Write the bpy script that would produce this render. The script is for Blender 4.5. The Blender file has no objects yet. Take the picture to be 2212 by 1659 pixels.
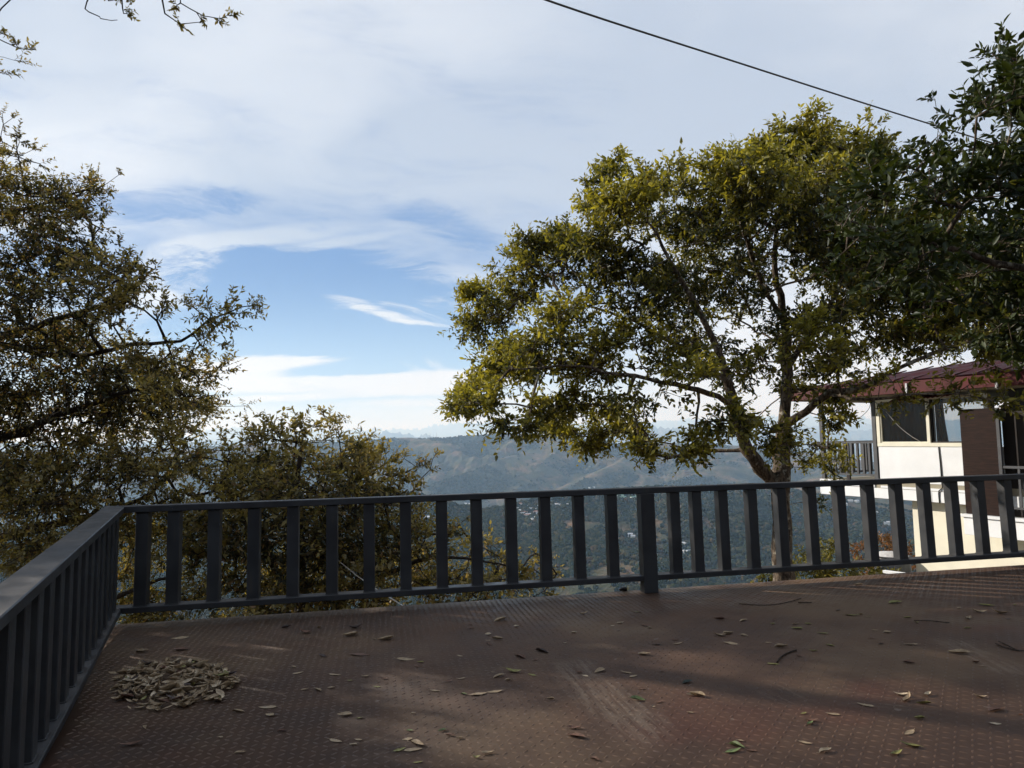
import bpy, bmesh, math, random
import numpy as np
from mathutils import Vector, Matrix

S = bpy.context.scene
COL = S.collection
rng = np.random.default_rng(7)
random.seed(7)
rad = math.radians

# ------------------------------------------------------------------ camera
EYE = np.array([0.0, 0.0, 1.3])
PITCH, ROLL, FPX = rad(5.94), rad(-1.44), 2700.0 * 2212 / 4096
_r = np.array([1, 0, 0.0]); FW = np.array([0, math.cos(PITCH), math.sin(PITCH)]); _u = np.array([0, -math.sin(PITCH), math.cos(PITCH)])
RT = math.cos(ROLL) * _r + math.sin(ROLL) * _u
UP = -math.sin(ROLL) * _r + math.cos(ROLL) * _u
cd = bpy.data.cameras.new('camera')
cd.sensor_fit = 'HORIZONTAL'; cd.sensor_width = 36.0
cd.lens = 36.0 * 2700 / 4096
cd.clip_start = 0.05; cd.clip_end = 90000
cam = bpy.data.objects.new('camera', cd); COL.objects.link(cam)
cam.matrix_world = Matrix(((RT[0], UP[0], -FW[0], EYE[0]), (RT[1], UP[1], -FW[1], EYE[1]), (RT[2], UP[2], -FW[2], EYE[2]), (0, 0, 0, 1)))
S.camera = cam

def ray(px, py):
    return (px - 1106) / FPX * RT - (py - 829.5) / FPX * UP + FW
def at(px, py, d):
    """world point seen at (px, py) of a 2212 wide picture, d metres deep"""
    return EYE + ray(px, py) * d
def on_deck(px, py, z=0.0):
    v = ray(px, py); return EYE + v * ((z - EYE[2]) / v[2])

# ------------------------------------------------------------------ light, sky, exposure
SUN_AZ = math.atan2(-0.90, 0.44)          # clockwise from +Y
SUN_EL = rad(25)
sdir = np.array([math.sin(SUN_AZ) * math.cos(SUN_EL), math.cos(SUN_AZ) * math.cos(SUN_EL), math.sin(SUN_EL)])
sl = bpy.data.lights.new('sun', 'SUN'); sl.energy = 5.0; sl.angle = rad(0.5); sl.color = (1.0, 0.98, 0.945)
so = bpy.data.objects.new('sun', sl); COL.objects.link(so)
so.rotation_euler = Vector(sdir).to_track_quat('Z', 'Y').to_euler()
so.location = (-20, 10, 30)

S.view_settings.view_transform = 'Standard'; S.view_settings.look = 'None'
S.view_settings.gamma = 1.0; S.view_settings.use_curve_mapping = False
S.view_settings.exposure = 0.35
try:
    S.cycles.use_denoising = True
    S.cycles.max_bounces = 8; S.cycles.diffuse_bounces = 3; S.cycles.glossy_bounces = 3
    S.cycles.transmission_bounces = 6; S.cycles.transparent_max_bounces = 12; S.cycles.volume_bounces = 4
except Exception:
    pass

class X:
    """a node socket (or number) with arithmetic, to write shader maths in one line"""
    def __init__(s, t, v): s.t = t; s.v = v
    def op(s, o, kind, rev=False):
        n = s.t.nodes.new('ShaderNodeMath'); n.operation = kind
        a, b = (o, s) if rev else (s, o)
        for i, q in enumerate((a, b)):
            if q is None: continue
            if isinstance(q, X):
                s.t.links.new(q.v, n.inputs[i])
            else: n.inputs[i].default_value = q
        return X(s.t, n.outputs[0])
    def __add__(s, o): return s.op(o, 'ADD')
    __radd__ = __add__
    def __mul__(s, o): return s.op(o, 'MULTIPLY')
    __rmul__ = __mul__
    def __sub__(s, o): return s.op(o, 'SUBTRACT')
    def __rsub__(s, o): return s.op(o, 'SUBTRACT', True)
    def __truediv__(s, o): return s.op(o, 'DIVIDE')
    def mx(s, o): return s.op(o, 'MAXIMUM')
    def mn(s, o): return s.op(o, 'MINIMUM')
    def pw(s, o): return s.op(o, 'POWER')
    def fn(s, kind): return s.op(None, kind)
    def ss(s, a, b, lo=0.0, hi=1.0):
        n = s.t.nodes.new('ShaderNodeMapRange'); n.interpolation_type = 'SMOOTHSTEP'
        n.inputs['From Min'].default_value = a; n.inputs['From Max'].default_value = b
        n.inputs['To Min'].default_value = lo; n.inputs['To Max'].default_value = hi
        s.t.links.new(s.v, n.inputs['Value']); return X(s.t, n.outputs['Result'])
def xyz(t, vec):
    n = t.nodes.new('ShaderNodeSeparateXYZ'); t.links.new(vec, n.inputs[0]); return [X(t, o) for o in n.outputs]
def comb(t, a, b, c=0.0):
    n = t.nodes.new('ShaderNodeCombineXYZ')
    for i, q in enumerate((a, b, c)):
        if isinstance(q, X): t.links.new(q.v, n.inputs[i])
        else: n.inputs[i].default_value = q
    return n.outputs[0]
def noise(t, vec, scale, detail=4, rough=0.55, dist=0.0):
    n = t.nodes.new('ShaderNodeTexNoise'); n.inputs['Scale'].default_value = scale; n.inputs['Detail'].default_value = detail
    n.inputs['Roughness'].default_value = rough; n.inputs['Distortion'].default_value = dist
    if vec is not None: t.links.new(vec, n.inputs['Vector'])
    return X(t, n.outputs['Fac'])
def mixc(t, f, a, b, mode='MIX'):
    n = t.nodes.new('ShaderNodeMix'); n.data_type = 'RGBA'; n.blend_type = mode; n.clamp_factor = True
    for key, q in ((0, f), (6, a), (7, b)):
        if isinstance(q, X): t.links.new(q.v, n.inputs[key])
        elif isinstance(q, bpy.types.NodeSocket): t.links.new(q, n.inputs[key])
        elif isinstance(q, (tuple, list)): n.inputs[key].default_value = (*q, 1.0)
        else: n.inputs[key].default_value = q
    return n.outputs[2]
def ramp(t, f, stops, interp='LINEAR'):
    n = t.nodes.new('ShaderNodeValToRGB'); e = n.color_ramp.elements; n.color_ramp.interpolation = interp
    while len(e) < len(stops): e.new(0.5)
    for k, (p, c) in enumerate(stops):
        e[k].position = p; e[k].color = (*c, 1.0) if isinstance(c, (tuple, list)) else (c, c, c, 1.0)
    t.links.new(f.v if isinstance(f, X) else f, n.inputs[0]); return n.outputs[0]

def build_world():
    w = bpy.data.worlds.new('World'); S.world = w; w.use_nodes = True
    t = w.node_tree; t.nodes.clear()
    out = t.nodes.new('ShaderNodeOutputWorld'); bg = t.nodes.new('ShaderNodeBackground')
    bg.inputs['Strength'].default_value = 0.1; t.links.new(bg.outputs[0], out.inputs[0])
    sk = t.nodes.new('ShaderNodeTexSky'); sk.sky_type = 'NISHITA'; sk.sun_disc = False
    sk.sun_elevation = SUN_EL; sk.sun_rotation = SUN_AZ; sk.altitude = 1800; sk.air_density = 1.0; sk.dust_density = 0.6; sk.ozone_density = 2.0
    tc = t.nodes.new('ShaderNodeTexCoord')
    x, y, z = xyz(t, tc.outputs['Generated'])
    yy = y.mx(0.2)
    u = x / yy; v = z.mx(0.0) / yy
    # slow warp so that nothing runs straight
    w1 = noise(t, comb(t, u * 1.6, v * 2.6, 3.1), 1.0, 3) - 0.5
    w2 = noise(t, comb(t, u * 1.4, v * 3.0, 9.7), 1.0, 3) - 0.5
    us = u + w1 * 0.30; vs = v + w2 * 0.13
    w3 = noise(t, comb(t, u * 7.0, v * 11.0, 6.1), 1.0, 4) - 0.5
    w4 = noise(t, comb(t, u * 7.0, v * 11.0, 16.1), 1.0, 4) - 0.5
    # streaks: stretched noise, tilted a little
    q = us * 0.97 - vs * 0.25 + w3 * 0.06; p = us * 0.10 + vs + w4 * 0.035
    st = noise(t, comb(t, q * 1.9, p * 9.0, 1.3), 1.0, 9, 0.62, 0.4)
    fine = noise(t, comb(t, q * 6.0, p * 26.0, 5.3), 1.0, 9, 0.72, 0.6)
    nn = st * 0.66 + fine * 0.34 - 0.5
    cov = xyz(t, ramp(t, v, [(0.0, 0.85), (0.03, 0.62), (0.07, 0.50), (0.16, 0.40), (0.30, 0.42), (0.37, 0.66), (0.46, 0.92), (0.7, 1.0)]))[0] + nn * 1.9
    fib = (fine * 0.6 + st * 0.4).ss(0.30, 0.66, 0.35, 1.15)
    def bank(px, py, rx, ry, deg, amp, feather=1.0, ragged=3.4):
        r0 = ray(px, py); cu, cv = float(r0[0] / r0[1]), float(r0[2] / r0[1]); ca, sa = math.cos(rad(deg)), math.sin(rad(deg))
        du = u - cu + w1 * 0.05 + w3 * 0.035; dv = v - cv + w2 * 0.03 + w4 * 0.022
        a = (du * ca + dv * sa) * (FPX / rx); b = (dv * ca - du * sa) * (FPX / ry)
        d = a * a + b * b + (fine - 0.5) * ragged + (st - 0.5) * ragged * 0.6
        m_ = d.ss(1.0 + feather, 1.0 - feather) * amp
        return m_ * fib if amp > 0 else m_
    # clear blue lanes
    for L in ((700, 615, 300, 75, -6, -0.75), (560, 700, 260, 55, -3, -0.45), (880, 735, 210, 55, 0, -0.75), (700, 745, 240, 26, 0, -0.55), (770, 800, 130, 11, 1, -0.6), (960, 480, 140, 38, -24, -0.22), (330, 445, 200, 32, 2, -0.30), (1000, 790, 90, 14, 0, -0.3)):
        cov = cov + bank(*L)
    # cirrus banks
    for L in ((395, 585, 95, 62, 18, 0.50), (560, 512, 200, 22, 6, 0.40), (640, 540, 200, 13, 10, 0.35), (470, 548, 120, 18, 22, 0.30), (900, 588, 170, 26, -6, 0.42), (745, 655, 66, 17, -16, 0.75), (830, 682, 80, 13, -18, 0.62), (915, 702, 80, 6, -6, 0.55), (800, 655, 70, 5, -12, 0.4), (860, 662, 60, 4, -14, 0.3), (340, 660, 110, 24, -8, 0.45), (560, 788, 190, 14, 4, 0.85), (470, 815, 130, 26, 0, 0.7), (700, 832, 330, 16, 0, 0.65), (960, 822, 170, 26, 4, 0.7), (600, 862, 300, 8, 1, 0.5), (1000, 868, 240, 9, 0, 0.4)):
        cov = cov + bank(*L)
    right = u.ss(0.05, 0.45) * 0.40; cov = (cov + right).mx(0.0)
    front = y.ss(0.1, 0.35)
    cov = cov.ss(0.10, 1.0)
    cov = cov * front + (1.0 - front) * 0.9
    # cloud brightness: soft grey veil high up, whiter low and to the left
    soft = noise(t, comb(t, us * 1.5 + 4.0, vs * 3.2, 2.2), 1.0, 5, 0.5)
    wh = soft.ss(0.35, 0.72) * 0.50 + v.ss(0.36, 0.10) * 0.75 + (u * -1.0 - v * 0.15).ss(0.30, 0.75) * v.ss(0.75, 0.45) * 0.5 - v.ss(0.25, 0.40) * v.ss(0.75, 0.45) * u.ss(-0.60, -0.35) * 0.16
    cc = mixc(t, wh, (3.9, 4.4, 5.4), (7.4, 7.6, 7.9))
    blue = mixc(t, v.ss(0.05, 0.30), (2.2, 4.0, 6.9), (0.25, 1.1, 3.8))
    skyc = mixc(t, 0.88, sk.outputs[0], blue)
    allc = mixc(t, cov, skyc, cc)
    haze = mixc(t, v.ss(0.11, 0.0) * 0.85, allc, (8.8, 9.4, 9.6))
    t.links.new(haze, bg.inputs['Color'])
    try:
        w.cycles.sampling_method = 'MANUAL'; w.cycles.sample_map_resolution = 512
    except Exception: pass
build_world()

# ------------------------------------------------------------------ helpers
def put(o, parent=None):
    COL.objects.link(o)
    if parent is not None: o.parent = parent
    return o
def tag(o, label=None, cat=None, group=None, kind=None):
    if label: o['label'] = label
    if cat: o['category'] = cat
    if group: o['group'] = group
    if kind: o['kind'] = kind
    return o
def empty(name, loc=(0, 0, 0), rotz=0.0):
    o = bpy.data.objects.new(name, None); o.location = loc; o.rotation_euler = (0, 0, rotz); o.empty_display_size = 0.2
    return put(o)
def mesh_np(name, V, F, mat=None, parent=None, smooth=False, mats=None, fm=None):
    """F: (n,k) array of faces, or a list of such arrays"""
    V = np.asarray(V, dtype=np.float32)
    Fs = F if isinstance(F, list) else [F]
    Fs = [np.asarray(f, dtype=np.int32) for f in Fs if len(f)]
    me = bpy.data.meshes.new(name)
    me.vertices.add(len(V)); me.vertices.foreach_set('co', V.ravel())
    nl = sum(f.size for f in Fs); nf = sum(len(f) for f in Fs)
    me.loops.add(nl); me.loops.foreach_set('vertex_index', np.concatenate([f.ravel() for f in Fs]))
    tot = np.concatenate([np.full(len(f), f.shape[1], dtype=np.int32) for f in Fs])
    me.polygons.add(nf); me.polygons.foreach_set('loop_start', np.concatenate([[0], np.cumsum(tot)[:-1]]).astype(np.int32))
    if smooth: me.polygons.foreach_set('use_smooth', np.ones(nf, dtype=bool))
    if fm is not None: me.polygons.foreach_set('material_index', np.asarray(fm, dtype=np.int32))
    me.update(calc_edges=True)
    for m in (mats or [mat]):
        if m: me.materials.append(m)
    return put(bpy.data.objects.new(name, me), parent)
def obj_bm(name, bm, mat, parent=None, smooth=False):
    me = bpy.data.meshes.new(name); bm.normal_update(); bm.to_mesh(me); bm.free()
    if smooth:
        for p in me.polygons: p.use_smooth = True
    me.materials.append(mat)
    return put(bpy.data.objects.new(name, me), parent)
def add_box(bm, lo, hi, M=None, bev=0.0):
    r = bmesh.ops.create_cube(bm, size=1.0)
    vs = r['verts']
    lo = Vector(lo); hi = Vector(hi); c = (lo + hi) / 2; d = hi - lo
    for q in vs: q.co = Vector((q.co.x * d.x, q.co.y * d.y, q.co.z * d.z)) + c
    if bev > 0:
        es = list({e for q in vs for e in q.link_edges})
        rr = bmesh.ops.bevel(bm, geom=es, offset=bev, segments=1, affect='EDGES', profile=0.5)
        vs = list({q for f in rr['faces'] for q in f.verts} | {q for q in vs if q.is_valid})
    if M is not None:
        for q in vs: q.co = M @ q.co
    return vs
def box(name, lo, hi, mat, parent=None, M=None, bev=0.0):
    bm = bmesh.new(); add_box(bm, lo, hi, M, bev); return obj_bm(name, bm, mat, parent)
def boxes(name, lst, mat, parent=None, M=None, bev=0.0):
    bm = bmesh.new()
    for lo, hi in lst: add_box(bm, lo, hi, M, bev)
    return obj_bm(name, bm, mat, parent)
def frames(d):
    d = d / np.maximum(np.linalg.norm(d, axis=1, keepdims=True), 1e-9)
    h = np.where(np.abs(d[:, 2:3]) > 0.9, np.array([[1.0, 0, 0]]), np.array([[0, 0, 1.0]]))
    a = np.cross(d, h); a /= np.maximum(np.linalg.norm(a, axis=1, keepdims=True), 1e-9)
    return d, a, np.cross(d, a)
def prisms(P0, P1, R0, R1, n=4):
    """open tapered prisms, one for each edge"""
    E = len(P0); d, a, b = frames(P1 - P0)
    an = np.arange(n) * 2 * np.pi / n
    ring = np.cos(an)[None, :, None] * a[:, None, :] + np.sin(an)[None, :, None] * b[:, None, :]
    V = np.concatenate([P0[:, None, :] + ring * R0[:, None, None], P1[:, None, :] + ring * R1[:, None, None]], axis=1).reshape(-1, 3)
    i = np.arange(n); j = (i + 1) % n
    f = np.stack([i, j, j + n, i + n], 1)
    F = (f[None] + (np.arange(E) * 2 * n)[:, None, None]).reshape(-1, 4)
    return V, F
def tube(P, R, n=8, cap=True):
    """one continuous tube along a polyline"""
    P = np.asarray(P, float); R = np.broadcast_to(np.asarray(R, float), (len(P),))
    d = np.gradient(P, axis=0); d /= np.linalg.norm(d, axis=1, keepdims=True)
    a = np.cross(d[0], [0, 0, 1.0] if abs(d[0][2]) < 0.9 else [1.0, 0, 0]); a /= np.linalg.norm(a)
    V = []; an = np.arange(n) * 2 * np.pi / n
    for k in range(len(P)):
        a = a - d[k] * (a @ d[k]); a /= np.linalg.norm(a); b = np.cross(d[k], a)
        V.append(P[k] + R[k] * (np.cos(an)[:, None] * a + np.sin(an)[:, None] * b))
    V = np.concatenate(V); F = []
    i = np.arange(n); j = (i + 1) % n
    for k in range(len(P) - 1): F.append(np.stack([i, j, j + n, i + n], 1) + k * n)
    F = [np.concatenate(F)]
    if cap: F.append(np.array([i[::-1], i + (len(P) - 1) * n]))
    return V, F
def smooth_line(P, step):
    """Catmull-Rom through the points, resampled"""
    P = np.asarray(P, float)
    if len(P) == 2: Q = P
    else:
        E = np.concatenate([[2 * P[0] - P[1]], P, [2 * P[-1] - P[-2]]]); Q = []
        for k in range(1, len(E) - 2):
            s = np.linspace(0, 1, 12, endpoint=False)[:, None]
            p0, p1, p2, p3 = E[k - 1:k + 3]
            Q.append(0.5 * (2 * p1 + (p2 - p0) * s + (2 * p0 - 5 * p1 + 4 * p2 - p3) * s * s + (3 * p1 - p0 - 3 * p2 + p3) * s ** 3))
        Q = np.concatenate(Q + [P[-1:]])
    L = np.concatenate([[0], np.cumsum(np.linalg.norm(np.diff(Q, axis=0), axis=1))])
    m = max(2, int(L[-1] / step) + 1); s = np.linspace(0, L[-1], m)
    return np.stack([np.interp(s, L, Q[:, i]) for i in range(Q.shape[1])], 1)

# value of smooth gradient noise on the plane
_perm = np.random.default_rng(11).permutation(4096)
def pnoise(x, y, seed=0):
    xi = np.floor(x).astype(np.int64); yi = np.floor(y).astype(np.int64); xf = x - xi; yf = y - yi
    def g(a, b):
        h = _perm[(_perm[(a + seed * 131) & 4095] + b) & 4095]; an = h * (2 * np.pi / 4096); return np.cos(an), np.sin(an)
    def dt(a, b, dx, dy):
        gx, gy = g(a, b); return gx * dx + gy * dy
    sx = xf * xf * xf * (xf * (xf * 6 - 15) + 10); sy = yf * yf * yf * (yf * (yf * 6 - 15) + 10)
    a = dt(xi, yi, xf, yf); b = dt(xi + 1, yi, xf - 1, yf); c = dt(xi, yi + 1, xf, yf - 1); d = dt(xi + 1, yi + 1, xf - 1, yf - 1)
    return (a + (b - a) * sx) * (1 - sy) + (c + (d - c) * sx) * sy
def fbm(x, y, seed=0, oct=4, ridged=False):
    s = 0; a = 1.0; tot = 0
    for k in range(oct):
        q = pnoise(x * 2 ** k, y * 2 ** k, seed + k)
        s = s + a * ((0.5 - np.abs(q)) * 2 if ridged else q); tot += a; a *= 0.5
    return s / tot

# ------------------------------------------------------------------ materials
def material(name):
    m = bpy.data.materials.new(name); m.use_nodes = True; t = m.node_tree; t.nodes.clear()
    out = t.nodes.new('ShaderNodeOutputMaterial'); return m, t, out
def principled(t, out, col, rough=0.6, metal=0.0, spec=0.5, bump=None, bump_s=0.2, bump_d=0.01):
    b = t.nodes.new('ShaderNodeBsdfPrincipled')
    if isinstance(col, (tuple, list)): b.inputs['Base Color'].default_value = (*col, 1)
    else: t.links.new(col, b.inputs['Base Color'])
    if isinstance(rough, X): t.links.new(rough.v, b.inputs['Roughness'])
    else: b.inputs['Roughness'].default_value = rough
    b.inputs['Metallic'].default_value = metal; b.inputs['Specular IOR Level'].default_value = spec
    if bump is not None:
        n = t.nodes.new('ShaderNodeBump'); n.inputs['Strength'].default_value = bump_s; n.inputs['Distance'].default_value = bump_d
        t.links.new(bump.v, n.inputs['Height']); t.links.new(n.outputs[0], b.inputs['Normal'])
    t.links.new(b.outputs[0], out.inputs[0]); return b
def obj_co(t):
    return t.nodes.new('ShaderNodeTexCoord').outputs['Object']
def simple(name, col, rough=0.6, var=0.15, scale=6.0, spec=0.4, metal=0.0, bump_s=0.1):
    """paint or plaster with faint mottling"""
    m, t, out = material(name); co = obj_co(t)
    n = noise(t, co, scale, 5); c2 = tuple(c * (1 - var) for c in col); c1 = tuple(min(1, c * (1 + var * 0.6)) for c in col)
    n2 = noise(t, co, scale * 9, 3)
    principled(t, out, mixc(t, n.ss(0.3, 0.7), c2, c1), n.ss(0.3, 0.7, rough - 0.08, rough + 0.08), metal, spec, n2, bump_s, 0.004); return m
def leaf_mat(name, stops, trans=0.45, gloss=0.06, rough=0.45, drift=None, dscale=0.6, young=None):
    """stops: colours spread over single leaves; drift: colour some boughs take as a whole"""
    m, t, out = material(name)
    g = t.nodes.new('ShaderNodeNewGeometry'); r = X(t, g.outputs['Random Per Island'])
    col = ramp(t, r, stops)
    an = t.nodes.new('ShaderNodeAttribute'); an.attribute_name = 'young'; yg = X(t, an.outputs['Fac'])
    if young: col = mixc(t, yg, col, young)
    if drift:
        n = noise(t, obj_co(t), dscale, 3)
        col = mixc(t, n.ss(0.44, 0.66) * 0.75, col, drift)
    d = t.nodes.new('ShaderNodeBsdfDiffuse'); t.links.new(col, d.inputs[0])
    tr = t.nodes.new('ShaderNodeBsdfTranslucent'); bright = mixc(t, 1.0, col, (1.45, 1.35, 0.75), 'MULTIPLY'); t.links.new(bright, tr.inputs[0])
    mx = t.nodes.new('ShaderNodeMixShader'); mx.inputs[0].default_value = trans
    t.links.new(d.outputs[0], mx.inputs[1]); t.links.new(tr.outputs[0], mx.inputs[2])
    gl = t.nodes.new('ShaderNodeBsdfGlossy'); gl.inputs['Roughness'].default_value = rough; gl.inputs[0].default_value = (0.9, 0.95, 1, 1)
    m2 = t.nodes.new('ShaderNodeMixShader'); m2.inputs[0].default_value = gloss
    t.links.new(mx.outputs[0], m2.inputs[1]); t.links.new(gl.outputs[0], m2.inputs[2])
    t.links.new(m2.outputs[0], out.inputs[0]); return m
def bark_mat(name, c1, c2, lichen=None):
    m, t, out = material(name); co = obj_co(t); x, y, z = xyz(t, co)
    n = noise(t, comb(t, x, y, z * 0.35), 26, 6, 0.65); k = noise(t, co, 9, 3)
    col = mixc(t, n.ss(0.35, 0.7), c1, c2)
    if lichen: col = mixc(t, k.ss(0.56, 0.68), col, lichen)
    principled(t, out, col, 0.9, 0, 0.2, n, 0.9, 0.03); return m

M_paint = None
def make_paint():
    m, t, out = material('dark grey railing paint'); co = obj_co(t)
    n = noise(t, co, 5, 5); f = noise(t, co, 160, 2); dust = noise(t, co, 1.7, 6, 0.65)
    col = mixc(t, n.ss(0.3, 0.7), (0.024, 0.026, 0.030), (0.034, 0.037, 0.041))
    geo = t.nodes.new('ShaderNodeNewGeometry'); nz = xyz(t, geo.outputs['Normal'])[2]
    col = mixc(t, nz.ss(0.6, 0.95) * dust.ss(0.35, 0.7) * 0.55, col, (0.13, 0.12, 0.11))     # dust lying on upward faces
    chip = noise(t, co, 30, 4, 0.7); col = mixc(t, chip.ss(0.70, 0.76) * 0.6, col, (0.16, 0.15, 0.14))
    x, y, z = xyz(t, co); run = noise(t, comb(t, x * 30.0, y * 30.0, z * 2.0), 1.0, 4, 0.6); col = mixc(t, run.ss(0.58, 0.72) * n.ss(0.4, 0.65) * 0.35, col, (0.075, 0.058, 0.045))
    principled(t, out, col, n.ss(0.3, 0.7, 0.36, 0.56), 0, 0.38, f, 0.12, 0.002); return m
M_paint = make_paint()
M_white = simple('white wall panel', (0.86, 0.90, 0.93), 0.55, 0.05, 2.0)
M_cream = simple('cream plaster', (0.84, 0.82, 0.68), 0.8, 0.07, 2.5)
M_cframe = simple('cream window frame', (0.85, 0.84, 0.70), 0.45, 0.06, 3.0)
M_greypost = simple('grey post paint', (0.085, 0.09, 0.098), 0.5, 0.12, 4.0)
M_red = simple('red painted roof sheet', (0.085, 0.008, 0.010), 0.5, 0.3, 3.0, 0.3)
M_soffit = simple('soffit', (0.36, 0.33, 0.25), 0.8, 0.1, 3.0)
M_dark = simple('dark timber', (0.018, 0.014, 0.013), 0.6, 0.3, 5.0)
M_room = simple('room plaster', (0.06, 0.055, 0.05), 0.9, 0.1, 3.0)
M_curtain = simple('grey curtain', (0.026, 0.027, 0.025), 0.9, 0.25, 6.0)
M_black = simple('black rubber', (0.012, 0.012, 0.012), 0.5, 0.2, 8.0)
M_cable = simple('cable sheath', (0.06, 0.056, 0.045), 0.6, 0.1, 8.0)
M_cord = simple('pale cord', (0.45, 0.43, 0.40), 0.7, 0.1, 8.0)
M_steel = simple('galvanised steel', (0.45, 0.46, 0.48), 0.4, 0.1, 8.0, 0.5, 0.6)
def wood_mat():
    m, t, out = material('brown grained board'); x, y, z = xyz(t, obj_co(t))
    n = noise(t, comb(t, x * 4, y * 4, z * 60), 1.0, 5, 0.6, 0.6)
    principled(t, out, mixc(t, n.ss(0.35, 0.65), (0.014, 0.008, 0.007), (0.034, 0.017, 0.013)), 0.6, 0, 0.15, n, 0.1, 0.003); return m
M_wood = wood_mat()
def glass_mat():
    m, t, out = material('window glass')
    tr = t.nodes.new('ShaderNodeBsdfTransparent'); tr.inputs[0].default_value = (0.72, 0.75, 0.76, 1)
    gl = t.nodes.new('ShaderNodeBsdfGlossy'); gl.inputs['Roughness'].default_value = 0.02
    lw = t.nodes.new('ShaderNodeFresnel'); lw.inputs[0].default_value = 1.28
    mx = t.nodes.new('ShaderNodeMixShader'); t.links.new(lw.outputs[0], mx.inputs[0])
    t.links.new(tr.outputs[0], mx.inputs[1]); t.links.new(gl.outputs[0], mx.inputs[2]); t.links.new(mx.outputs[0], out.inputs[0]); return m
M_glass = glass_mat()

# ------------------------------------------------------------------ terrain
# crest lines as (px, py, metres away); each hill falls from its crest at its own slope
def crest(L): return np.array([at(*q) for q in L])
HILLS = [
 (crest([(-400, 1150, 900), (300, 1120, 1100), (700, 1072, 1300), (880, 1066, 1350), (1016, 1093, 1380), (1068, 1099, 1400), (1178, 1075, 1430), (1266, 1062, 1480), (1400, 1053, 1550), (1650, 1048, 1700), (1760, 1060, 1900), (2100, 1080, 2100)]), 0.36, 0.9),
 (crest([(1400, 1064, 1450), (1457, 1085, 1330), (1600, 1118, 1230), (1790, 1150, 1150), (1900, 1158, 1100), (2200, 1180, 1000), (2500, 1190, 950)]), 0.45, 0.7),
 (crest([(1068, 1105, 1400), (1150, 1130, 1250), (1260, 1170, 1080), (1380, 1215, 930)]), 0.40, 0.6),
 (crest([(880, 1075, 1350), (960, 1115, 1200), (1040, 1165, 1050)]), 0.42, 0.6),
 (crest([(-500, 985, 4900), (-100, 975, 4600), (400, 962, 4400), (640, 955, 4200), (760, 950, 4100), (850, 945, 4000), (1000, 942, 4000), (1085, 934, 4000), (1150, 937, 4000), (1230, 944, 3950), (1400, 955, 3850), (1560, 960, 3750), (1723, 972, 3650), (1800, 985, 3550), (2000, 1015, 3400), (2300, 1040, 3300)]), 0.46, 1.0),
 (crest([(1215, 946, 3900), (1130, 975, 3600), (1050, 1003, 3350), (930, 1048, 3050)]), 0.55, 0.8),
 (crest([(1400, 958, 3800), (1330, 1000, 3400), (1250, 1040, 3120)]), 0.55, 0.8),
 (crest([(1000, 947, 3950), (930, 975, 3750), (850, 1012, 3550), (800, 1040, 3400)]), 0.60, 0.8),
 (crest([(780, 954, 4050), (740, 985, 3800), (690, 1020, 3600)]), 0.60, 0.8),
 (crest([(1650, 970, 3700), (1560, 1000, 3400), (1480, 1030, 3150), (1420, 1050, 2950)]), 0.55, 0.8),
 (crest([(1790, 988, 3550), (1770, 1020, 3250), (1830, 1075, 2700), (1900, 1100, 2450)]), 0.50, 0.8),
 (crest([(-700, 960, 15179), (300, 957, 16560), (700, 952, 16560), (800, 941, 16560), (838, 936, 16560), (880, 941, 16560), (1000, 952, 16560), (1200, 946, 16560), (1300, 932, 16099), (1420, 926, 15869), (1600, 936, 15179), (1730, 945, 15179), (1822, 930, 16099), (1900, 931, 15639), (2030, 915, 14949), (2120, 905, 14949), (2600, 900, 14949)]), 0.30, 1.0),
 (crest([(1500, 940, 22360), (1700, 926, 21840), (1811, 918, 21840), (1870, 919, 21840), (1950, 914, 21840), (2200, 903, 21840), (2700, 900, 21840)]), 0.30, 0.7),
 (crest([(-900, 945, 32000), (-300, 940, 32000), (300, 936, 32000), (450, 931, 32000), (520, 925, 32000), (600, 933, 32000), (900, 930, 32000), (1000, 916, 32000), (1150, 911, 32000), (1300, 918, 32000), (1600, 905, 32000), (1750, 897, 32000), (1857, 890, 32000), (1950, 896, 32000), (2029, 884, 32000), (2100, 893, 32000), (2500, 890, 32000), (3000, 900, 32000)]), 0.28, 0.8),
]
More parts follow.
